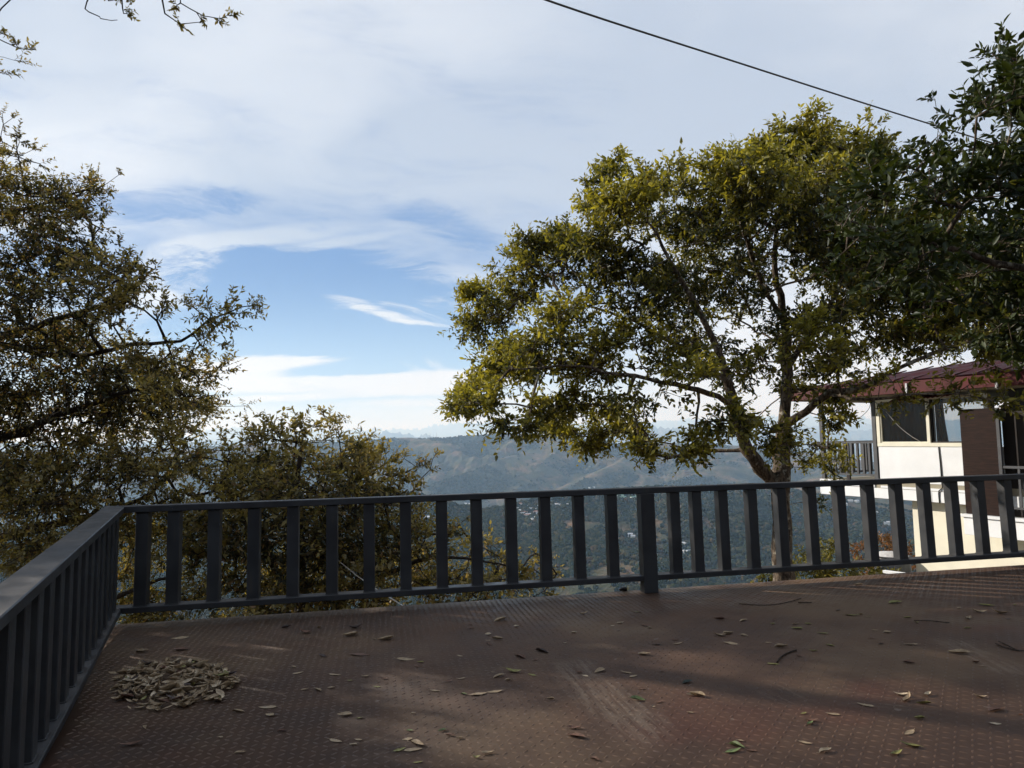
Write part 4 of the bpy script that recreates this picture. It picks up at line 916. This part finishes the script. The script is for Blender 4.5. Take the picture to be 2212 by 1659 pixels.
# ------------------------------------------------------------------ fallen leaves on the terrace, where they lie in the photograph
LEAF_COL = {'t': ('tan', (0.33, 0.245, 0.150)), 'b': ('brown', (0.135, 0.068, 0.042)), 'd': ('dark brown', (0.040, 0.024, 0.020)), 'g': ('green', (0.125, 0.165, 0.060)), 'o': ('olive', (0.215, 0.200, 0.062)), 'p': ('pale tan', (0.47, 0.38, 0.26)), 'k': ('dark green', (0.035, 0.052, 0.042)), 'r': ('rust red', (0.26, 0.095, 0.032))}
def fallen_mat(nm, c):
    m, t, out = material(nm + ' fallen leaf'); x, y, z = xyz(t, obj_co(t))
    v = (y.fn('ABSOLUTE') * 1.0 + x * 0.55) * 260.0
    vein = v.fn('SINE').ss(0.7, 1.0); mid = y.fn('ABSOLUTE').ss(0.0022, 0.0008)
    oi = t.nodes.new('ShaderNodeObjectInfo'); rn = X(t, oi.outputs['Random'])
    n = noise(t, comb(t, x, y, rn * 9.0), 45, 5, 0.65); bl = noise(t, comb(t, x, y, rn * 5.0 + 3.0), 120, 3)
    col = mixc(t, n.ss(0.30, 0.72), tuple(k * 0.58 for k in c), tuple(min(1, k * 1.22) for k in c))
    col = mixc(t, rn * 0.5, col, tuple(k * 0.62 for k in c))
    col = mixc(t, (vein * 0.35 + mid * 0.6).mn(0.8), col, tuple(min(1, k * 1.3 + .02) for k in c))
    col = mixc(t, bl.ss(0.66, 0.74) * 0.7, col, (0.035, 0.022, 0.016))
    principled(t, out, col, 0.55, 0, 0.35, n, 0.35, 0.004); return m
M_fall = {k: fallen_mat(*v) for k, v in LEAF_COL.items()}
def blade(seed, fold, curl, twist, width=0.40, stalk=0.22, wav=0.05, cup=0.0):
    """unit long leaf along x, resting on z = 0"""
    g = np.random.default_rng(seed); n = 11; V = []; cols = 7
    for i in range(n):
        f = i / (n - 1); w = width * 0.5 * (math.sin(math.pi * min(1, f ** 0.85)) ** 0.8) * (1 - 0.25 * f); w = max(w, 0.004)
        th = curl * (f - .45) ** 2 * 2.2; tw = twist * (f - .4)
        for j in range(cols):
            s = (j - 3) / 3; yy = s * w
            zz = abs(s) * w * fold + th + cup * w * s * s * 2 + wav * math.sin(f * 9 + seed + s * 2.1) * abs(s) * w * 2
            V.append(((f - .5), yy * math.cos(tw) - zz * math.sin(tw), zz * math.cos(tw) + yy * math.sin(tw)))
    F = [(i * cols + j, i * cols + j + 1, (i + 1) * cols + j + 1, (i + 1) * cols + j) for i in range(n - 1) for j in range(cols - 1)]
    V = np.array(V)
    P = [(-.5, 0, V[3][2]), (-.5 - stalk * .5, g.normal(0, .02), V[3][2] + .02 * abs(curl)), (-.5 - stalk, g.normal(0, .05), V[3][2] + g.uniform(0, .06))]
    sv, sf = tube(P, [.011, .008, .009], 4); off = len(V)
    V = np.concatenate([V, sv]); V[:, 2] -= V[:, 2].min()
    return V, [np.array(F), sf[0] + off, sf[1] + off]
FORMS = [('flat', .15, .05, .1, .42, .0), ('flat', .10, .12, -.2, .36, .0), ('cupped', .2, .26, .15, .46, .35), ('curled', .5, .75, .4, .40, .3), ('folded', 1.5, .18, .2, .40, .0), ('curled', .9, .55, -.6, .34, .2), ('cupped', .3, .34, -.3, .50, .45), ('folded', 2.2, .35, .5, .36, .0), ('flat', .25, .20, .35, .33, .1), ('rolled', 2.0, .12, .8, .40, .0)]
_leaf_me = {}
def leaf_mesh(form, c):
    if (form, c) not in _leaf_me:
        f = FORMS[form]; V, F = blade(form * 13 + 5, f[1], f[2], f[3], f[4], .12 + .03 * (form % 4), .05, f[5])
        o = mesh_np('fallen_leaf', V * 0.1, F, M_fall[c], None, True); me = o.data; bpy.data.objects.remove(o); _leaf_me[(form, c)] = me
    return _leaf_me[(form, c)]
C4 = "1840,662,60,o 1525,675,60,t 1130,748,40,p 1035,712,90,t 860,735,40,b 855,762,35,b 150,803,100,t 180,757,85,d 355,828,110,t 380,805,50,t 290,826,30,t 960,797,50,p 960,832,35,t 968,855,45,b 1020,825,75,t 1215,795,20,b 1470,788,40,p 1415,847,22,p 1695,745,35,p 1745,730,50,p 1890,745,50,b 1912,758,35,p 1735,775,15,d 1960,855,70,d 2080,850,70,t 2065,828,45,b 1885,915,80,t 1815,820,20,b 200,915,130,b 475,945,110,t 562,962,45,o 540,985,40,b 795,923,45,t 1150,930,90,b 1280,900,95,d 1240,948,40,b 60,1038,80,t 145,1070,35,o 235,1045,50,t 340,1058,60,b 305,1105,50,o 35,1115,40,b 650,1130,65,t 730,1072,45,b 800,1058,55,t 1025,1045,80,t 1080,1068,45,t 1112,1018,100,o 1222,1035,60,o 820,1150,48,g 900,1148,120,t 1000,1135,100,t 990,1020,20,t 1280,1137,25,d 1330,1180,50,t 1620,1015,85,t 1535,1043,40,p 1500,1022,40,b 1775,1022,70,t 1820,1042,60,t 1845,1183,90,g 1970,1195,60,b 2140,1080,75,k 1985,1018,30,b 1870,1118,50,b 2170,1155,80,t 1668,1240,25,d 115,1274,90,t 200,1290,50,o 500,1365,45,g 690,1365,60,g 735,1392,60,b 790,1410,50,t 485,1415,65,t 200,1420,55,t 65,1428,110,t 165,1450,50,p 440,1480,80,o 545,1448,110,t 520,1478,110,t 895,1525,55,o 960,1500,90,t 550,1552,60,o 1470,1350,90,b 1480,1400,120,b 1590,1535,60,b 1935,1225,15,p 520,1265,35,p"
C5 = "1135,530,60,t 1365,638,125,o 1010,683,50,d 1100,717,85,o 1145,712,40,t 1190,724,55,o 1438,733,50,o 1495,763,40,o 1930,657,85,o 2105,655,35,o 1760,672,40,t 2015,705,90,t 1885,698,80,t 1815,738,70,t 2060,738,40,d 1810,797,45,o 275,742,70,b 425,750,65,t 608,770,40,o 612,748,30,b 748,773,50,t 825,770,50,o 755,800,70,o 910,828,70,o 1235,808,45,t 1315,822,55,t 1215,858,45,b 330,830,80,t 275,843,85,t 428,843,50,t 345,890,90,t 580,885,45,t 660,915,85,t 958,904,55,o 855,938,55,o 775,972,50,b 610,1018,75,o 1275,895,40,d 1455,898,95,t 1760,953,130,t 1870,1010,60,b 1450,1012,70,b 1900,1030,40,t 85,1135,75,k 140,1215,100,t 95,1318,50,t 795,1325,55,o 975,1330,85,t 845,1370,80,b 840,1388,65,g 1180,1275,100,t 1400,1212,85,p 1445,1240,130,t 1560,1212,85,p 1540,1265,90,o 1890,1225,75,t 1990,1305,130,b 1515,1360,75,o 1985,1390,70,p 2005,1395,45,o 1450,1445,115,t 1455,1530,120,o 1370,1575,105,o 400,1495,50,t 385,1530,105,g 360,1560,120,g 465,1555,80,b 805,1508,80,t 930,1560,100,p 2140,1335,30,r"
C3 = "1115,857,110,t 885,942,100,t 1125,930,100,b 1078,977,45,t 695,1073,80,t 1300,1225,45,t 890,1415,65,t 800,1525,130,b 1475,1318,85,t 1655,1290,110,t 1670,1337,70,t 1487,1572,70,t 1365,1473,40,t 1745,1437,60,b 1820,1040,45,t 1845,1075,70,t 2075,1085,85,t 1965,1183,80,t 2050,1168,45,t 1890,1180,55,t 800,1290,50,t 1775,792,65,d 1975,793,40,t 1885,825,85,b 1998,970,75,d 1778,970,20,p 2080,1497,110,t"
def fall_spots():
    out = []
    for txt, x0, y0, sc in ((C3, 0, 2000, .646), (C4, 1300, 2000, .678), (C5, 2700, 2000, .6463)):
        for w in txt.split():
            x, y, L, c = w.split(','); px = (x0 + float(x) * sc) * 2212 / 4096; py = (y0 + float(y) * sc) * 2212 / 4096
            P = on_deck(px, py); d = (P - EYE) @ FW; size = float(L) * sc * 2212 / 4096 / FPX * d
            if any(abs(P[0] - q[0][0]) + abs(P[1] - q[0][1]) < 0.025 for q in out): continue
            out.append((P, size, c))
    return out
WORDS = ['', 'second ', 'third ', 'fourth ', 'fifth ', 'sixth ', 'seventh ', 'eighth ', 'ninth ', 'tenth ']
def place_leaf(P, size, c, form, rz, tx, ty, name='fallen_leaf'):
    o = bpy.data.objects.new(name, leaf_mesh(form, c)); s = size / 0.112
    o.location = (P[0], P[1], P[2]); o.rotation_euler = (tx, ty, rz); o.scale = (s, s * random.uniform(.9, 1.15), s * random.uniform(.35, .65)); return put(o)
def scatter_leaves():
    g = np.random.default_rng(77); rec = []
    post = CORNER + 4.56 * A2; heap = on_deck(690, 1485)
    for P, size, c in fall_spots():
        form = int(g.integers(0, len(FORMS))); size = float(np.clip(size * 1.12, 0.026, 0.16))
        o = place_leaf(P + np.array([0, 0, .0042]), size, c, form, float(g.uniform(-.7, .7) + (math.pi if g.random() < .5 else 0)), float(g.normal(0, .10)), float(g.normal(0, .08)))
        s = float((P - CORNER) @ N2); a = float((P - CORNER) @ A2)
        if s < 0.75: zone = 'along the front railing ' + ('left of the post' if a < 4.56 else 'right of the post')
        elif a < 2.6 and abs(s - (heap - CORNER) @ N2) < 0.62: zone = ('left' if P[0] < heap[0] else 'right') + ' of the leaf heap'
        elif a < 2.6: zone = ('behind' if P[1] > heap[1] else 'in front of') + ' the leaf heap'
        elif a < 4.1: zone = 'left of the pale scrape'
        elif a < 5.6: zone = 'around the pale scrape'
        else: zone = 'right of the pale scrape' + (', far side' if s < 2.5 else '')
        big = 'large ' if size > 0.11 else ('tiny ' if size < 0.052 else '')
        rec.append((o, f'{big}{FORMS[form][0]} {LEAF_COL[c][0]} leaf', zone, P))
    from collections import defaultdict
    D = defaultdict(list)
    for q in rec: D[(q[1], q[2])].append(q)
    for (desc, zone), L in D.items():
        L.sort(key=lambda q: q[3][0] / q[3][1])
        for i, q in enumerate(L):
            if len(L) == 1: lab = f'{desc} on the terrace {zone}'
            else: lab = f'{desc} {zone}, {WORDS[i]}from left' if i else f'{desc} {zone}, leftmost such'
            tag(q[0], lab, 'leaf', 'leaves scattered on the terrace')
scatter_leaves()
def leaf_heap():
    g = np.random.default_rng(5); c = on_deck(690, 1487)
    # long axis of the heap on the floor
    a = on_deck(520, 1515) ; b = on_deck(480 + 20, 1470); r_ = on_deck(505 + 200, 1455)
    cen = (on_deck(262, 1500) + on_deck(520, 1450)) / 2
    cen = on_deck(372, 1478); ex = (on_deck(515, 1455) - cen) * .88; ey = (on_deck(330, 1428) - cen) * .84
    def spot(rmin, rmax):
        t = g.uniform(0, 2 * np.pi); r = math.sqrt(g.uniform(rmin ** 2, rmax ** 2)); return cen + ex * math.cos(t) * r + ey * math.sin(t) * r, r
    kinds = ['t', 't', 't', 'p', 'p', 'p', 't', 'b', 'b', 'd', 'o']
    # the body of the heap: leaves nobody could count
    Vs, Fs, off = [], [[], [], []], 0
    protos = [blade(k * 7 + 3, *FORMS[k][1:4], FORMS[k][4], .15, .05, FORMS[k][5]) for k in range(9)]
    for i in range(260):
        P, r = spot(0, .97); V, F = protos[int(g.integers(0, 9))]; s = g.uniform(.058, .100)
        rz = g.uniform(0, 6.28); R = np.array([[math.cos(rz), -math.sin(rz), 0], [math.sin(rz), math.cos(rz), 0], [0, 0, 1]])
        tx, ty = g.normal(0, .15, 2); T = np.array([[1, 0, -ty], [0, 1, tx], [ty, -tx, 1]])
        W_ = (V * s) @ T.T @ R.T; W_[:, 2] += -W_[:, 2].min() + .004 + g.uniform(0, .030) * max(0.1, 1 - r * r)
        Vs.append(W_ + P); [Fs[k].append(f + off) for k, f in enumerate(F)]; off += len(V)
    o = mesh_np('leaf_litter', np.concatenate(Vs), [np.concatenate(f) for f in Fs], M_fall['t'], None, True); tag(o, 'lower layers of the swept heap of dry leaves', 'leaves', kind='stuff')
    for i in range(135):
        P, r = spot(0.22, 1.04); h = .006 + .022 * max(0, 1 - r * r) + g.uniform(0, .014)
        kc = kinds[int(g.integers(0, len(kinds)))]
        o = place_leaf(P + np.array([0, 0, h]), float(g.uniform(.058, .105)), kc, int(g.integers(0, 9)), float(g.uniform(0, 6.28)), float(g.normal(0, .15)), float(g.normal(0, .14)))
        tag(o, f'dry {LEAF_COL[kc][0]} leaf lying in the round swept heap near the left railing', 'leaf', 'leaves of the swept heap')
leaf_heap()
def twig(P, r, label):
    P = np.array(P); P[:, 2] += .008; V, F = tube(smooth_line(P, .03), r, 6); o = mesh_np('fallen_twig', V, F, M_bark_d, None, True); tag(o, label, 'twig')
c5 = lambda x, y: on_deck((2700 + x * .6463) * 2212 / 4096, (2000 + y * .6463) * 2212 / 4096)
twig([c5(395, 648), c5(500, 656), c5(600, 654), c5(700, 638), c5(780, 615)], .0035, 'long curved twig lying behind the scattered leaves, right of the railing post')
twig([c5(762, 640), c5(800, 641), c5(846, 640)], .004, 'short straight twig beside the long curved twig')
twig([c5(632, 1012), c5(652, 985), c5(690, 958), c5(752, 936)], .005, 'thick crooked twig touching an olive leaf in mid terrace')
twig([c5(1985, 895), c5(2040, 920), c5(2105, 936), c5(2165, 942)], .0042, 'bent twig at the pale scrape by the right edge')
twig([c5(2005, 882), c5(2060, 908), c5(2110, 934)], .004, 'thin twig crossing the bent twig near the right edge')
twig([c5(1480, 752), c5(1560, 752), c5(1640, 760), c5(1700, 766)], .003, 'fine dark twig among olive leaves on the far right floor')
twig([c5(1735, 490), c5(1800, 494), c5(1855, 502)], .003, 'fine twig near the front edge in front of the house')
# small dark stone by the edge
def stone():
    P = on_deck(*[(1300 + 1762 * .678) * 2212 / 4096, (2000 + 537 * .678) * 2212 / 4096]); bm = bmesh.new(); bmesh.ops.create_icosphere(bm, subdivisions=2, radius=.03)
    for v in bm.verts: v.co = Vector((v.co.x * 1.3, v.co.y * .9, v.co.z * .6)) * (1 + .25 * math.sin(v.co.x * 170 + v.co.y * 90)); v.co.z += .018
    o = obj_bm('stone', bm, M_black, None, True); o.location = P; tag(o, 'small dark stone on the terrace edge left of the railing post', 'stone')
stone()

# ------------------------------------------------------------------ houses and masts on the far slopes
M_hw = simple('whitewash', (0.74, 0.73, 0.70), .8, .1, .5); M_hg = simple('green sheet roof', (0.10, 0.22, 0.15), .6, .15, .5); M_hs = simple('pale tin roof', (0.55, 0.57, 0.60), .45, .15, .5); M_hr = simple('rusty roof', (0.26, 0.12, 0.08), .7, .2, .5)
def ground_hit(px, py):
    v = ray(px, py); v = v / np.linalg.norm(v); t = np.geomspace(500, 5000, 900); P = EYE + v * t[:, None]; h = height(P[:, 0], P[:, 1]); k = np.nonzero(P[:, 2] < h)[0]
    return P[k[0]] if len(k) else None
def far_house(px, py, w, roofm, label, group):
    P = ground_hit(px, py)
    if P is None: return
    h = height(P[:1], P[1:2])[0]; d = math.hypot(P[0], P[1])
    o = empty('hillside_house', (P[0], P[1], h - 1.5), random.uniform(-.5, .5)); tag(o, label, 'house', group)
    w *= 0.8; dp, z1 = w * .55, random.uniform(4.5, 6.5)
    boxes('wall', [((-w / 2, -dp / 2, 0), (w / 2, dp / 2, z1))], M_hw, o)
    bm = bmesh.new(); rh = 1.6; e = .5
    q = [bm.verts.new(v) for v in ((-w / 2 - e, -dp / 2 - e, z1 + .03), (w / 2 + e, -dp / 2 - e, z1 + .03), (w / 2 + e, dp / 2 + e, z1 + .03), (-w / 2 - e, dp / 2 + e, z1 + .03), (-w / 2 - e, 0, z1 + rh), (w / 2 + e, 0, z1 + rh))]
    for f in ((0, 1, 5, 4), (2, 3, 4, 5), (3, 0, 4), (1, 2, 5), (3, 2, 1, 0)): bm.faces.new([q[i] for i in f])
    obj_bm('roof', bm, roofm, o)
    boxes('window', [((-w / 2 + 1 + k * 2.6, -dp / 2 - .06, 2.0), (-w / 2 + 2 + k * 2.6, -dp / 2 + .05, 3.3)) for k in range(max(1, int(w / 2.8)))], M_black, o) if w > 8 else None
def village():
    g = np.random.default_rng(3)
    f7 = lambda x, y: ((1300 + x * .633) * 2212 / 4096, (1550 + y * .633) * 2212 / 4096)
    A = [(1215, 775), (1240, 790), (1262, 800), (1285, 815), (1310, 825), (1330, 800), (1345, 780), (1300, 775), (1275, 820), (1250, 812), (1340, 830), (1230, 745), (1290, 760), (1320, 845), (1190, 742), (1350, 760)]
    for k, (x, y) in enumerate(A): far_house(*f7(x, y), float(g.uniform(9, 16)), [M_hs, M_hs, M_hr][k % 3], ['small pale tin roofed house in the village cluster on the nearer spur', 'small pale tin roofed house in the village cluster on the nearer spur', 'small rusty roofed house in the village cluster on the nearer spur'][k % 3], 'houses of the village cluster')
    B = [(1440, 700), (1470, 752), (1500, 756), (1525, 750), (1420, 690), (1600, 668), (1670, 640), (1700, 634)]
    for x, y in B: far_house(*f7(x, y), float(g.uniform(9, 15)), M_hs, 'small pale house strung along the top of the nearer spur', 'houses along the spur top')
    for x, y in [(1860, 690), (1900, 682), (1950, 705), (1985, 700), (2020, 706), (1880, 705)]: far_house(*f7(x, y), float(g.uniform(14, 22)), M_hg, 'green roofed house on the spur top behind the railing post', 'green roofed houses')
    for x, y in [(1905, 945), (1930, 942), (1945, 950)]: far_house(*f7(x, y), 10, M_hs, 'white roofed house alone on the green slope left of the railing post', 'white roofs left of the post')
    f5 = lambda x, y: ((2700 + x * .6463) * 2212 / 4096, (2000 + y * .6462) * 2212 / 4096)
    for x, y in [(30, 272), (55, 280), (75, 285), (65, 330), (85, 333)]: far_house(*f5(x, y), 10, M_hs, 'white roofed house alone on the green slope right of the railing post', 'white roofs right of the post')
    for x, y in [(1085, 12), (1125, 15), (1180, 60), (1240, 90), (1310, 155), (1050, 35), (990, 60)]: far_house(*f5(x, y), 14, M_hs, 'tiny white house on the brown slope between the tree trunk and the house', 'houses on the brown slope')
    for x, y in [(640, 835), (665, 832), (890, 740), (915, 742)]: far_house(*f7(x, y), 12, M_hs, 'pale house in the trees of the spur behind the bushy tree', 'houses behind the bushy tree')
    for k, (px, py) in enumerate([(929, 946), (936, 946), (943, 945)]):
        P = at(px, py + 3, 3990); z0 = height(P[:1], P[1:2])[0]; hh = [34, 26, 30][k]
        o = empty('mast', (P[0], P[1], z0 - 1)); tag(o, ['tall lattice mast on the ridge, leftmost of three', 'short lattice mast on the ridge, middle of three', 'lattice mast on the ridge, rightmost of three'][k], 'mast', 'masts on the main ridge')
        V, F = [], []; b = 1.6; off = 0
        seg = [(np.array([sx * b, sy * b, 0]), np.array([sx * .4, sy * .4, hh])) for sx in (-1, 1) for sy in (-1, 1)]
        for q in range(10):
            z0_, z1_ = hh * q / 10, hh * (q + 1) / 10; w0 = b - 1.2 * q / 10; w1 = b - 1.2 * (q + 1) / 10
            seg += [(np.array([-w0, -w0, z0_]), np.array([w1, -w1, z1_])), (np.array([w0, w0, z0_]), np.array([-w1, w1, z1_]))]
        P0 = np.array([s[0] for s in seg]); P1 = np.array([s[1] for s in seg]); V, F = prisms(P0, P1, np.full(len(seg), .22), np.full(len(seg), .22), 4); mesh_np('lattice', V, F, M_steel, o)
        V, F = prisms(np.array([[0, 0, hh]]), np.array([[0, 0, hh + 8]]), np.array([.3]), np.array([.15]), 6); mesh_np('antenna', V, F, M_steel, o)
village()

# ------------------------------------------------------------------ the hazy air of the valley
def build_haze():
    n = len(ground.data.vertices); V = np.zeros(n * 3, np.float32); ground.data.vertices.foreach_get('co', V); V = V.reshape(-1, 3)
    h = 35000.0
    o = box('haze', (-h, -h, float(V[:, 2].min()) - 1.0), (h, h, float(V[:, 2].max()) + 15.0), None)
    o.data.materials.clear()
    m, t, out = material('valley haze'); v = t.nodes.new('ShaderNodeVolumePrincipled')
    v.inputs['Color'].default_value = (0.48, 0.72, 1.0, 1); v.inputs['Absorption Color'].default_value = (1, 1, 1, 1); v.inputs['Density'].default_value = 0.000092; v.inputs['Anisotropy'].default_value = 0.15
    t.links.new(v.outputs[0], out.inputs['Volume']); o.data.materials.append(m)
    tag(o, 'pale blue haze filling the valley', 'haze', kind='stuff')
build_haze()
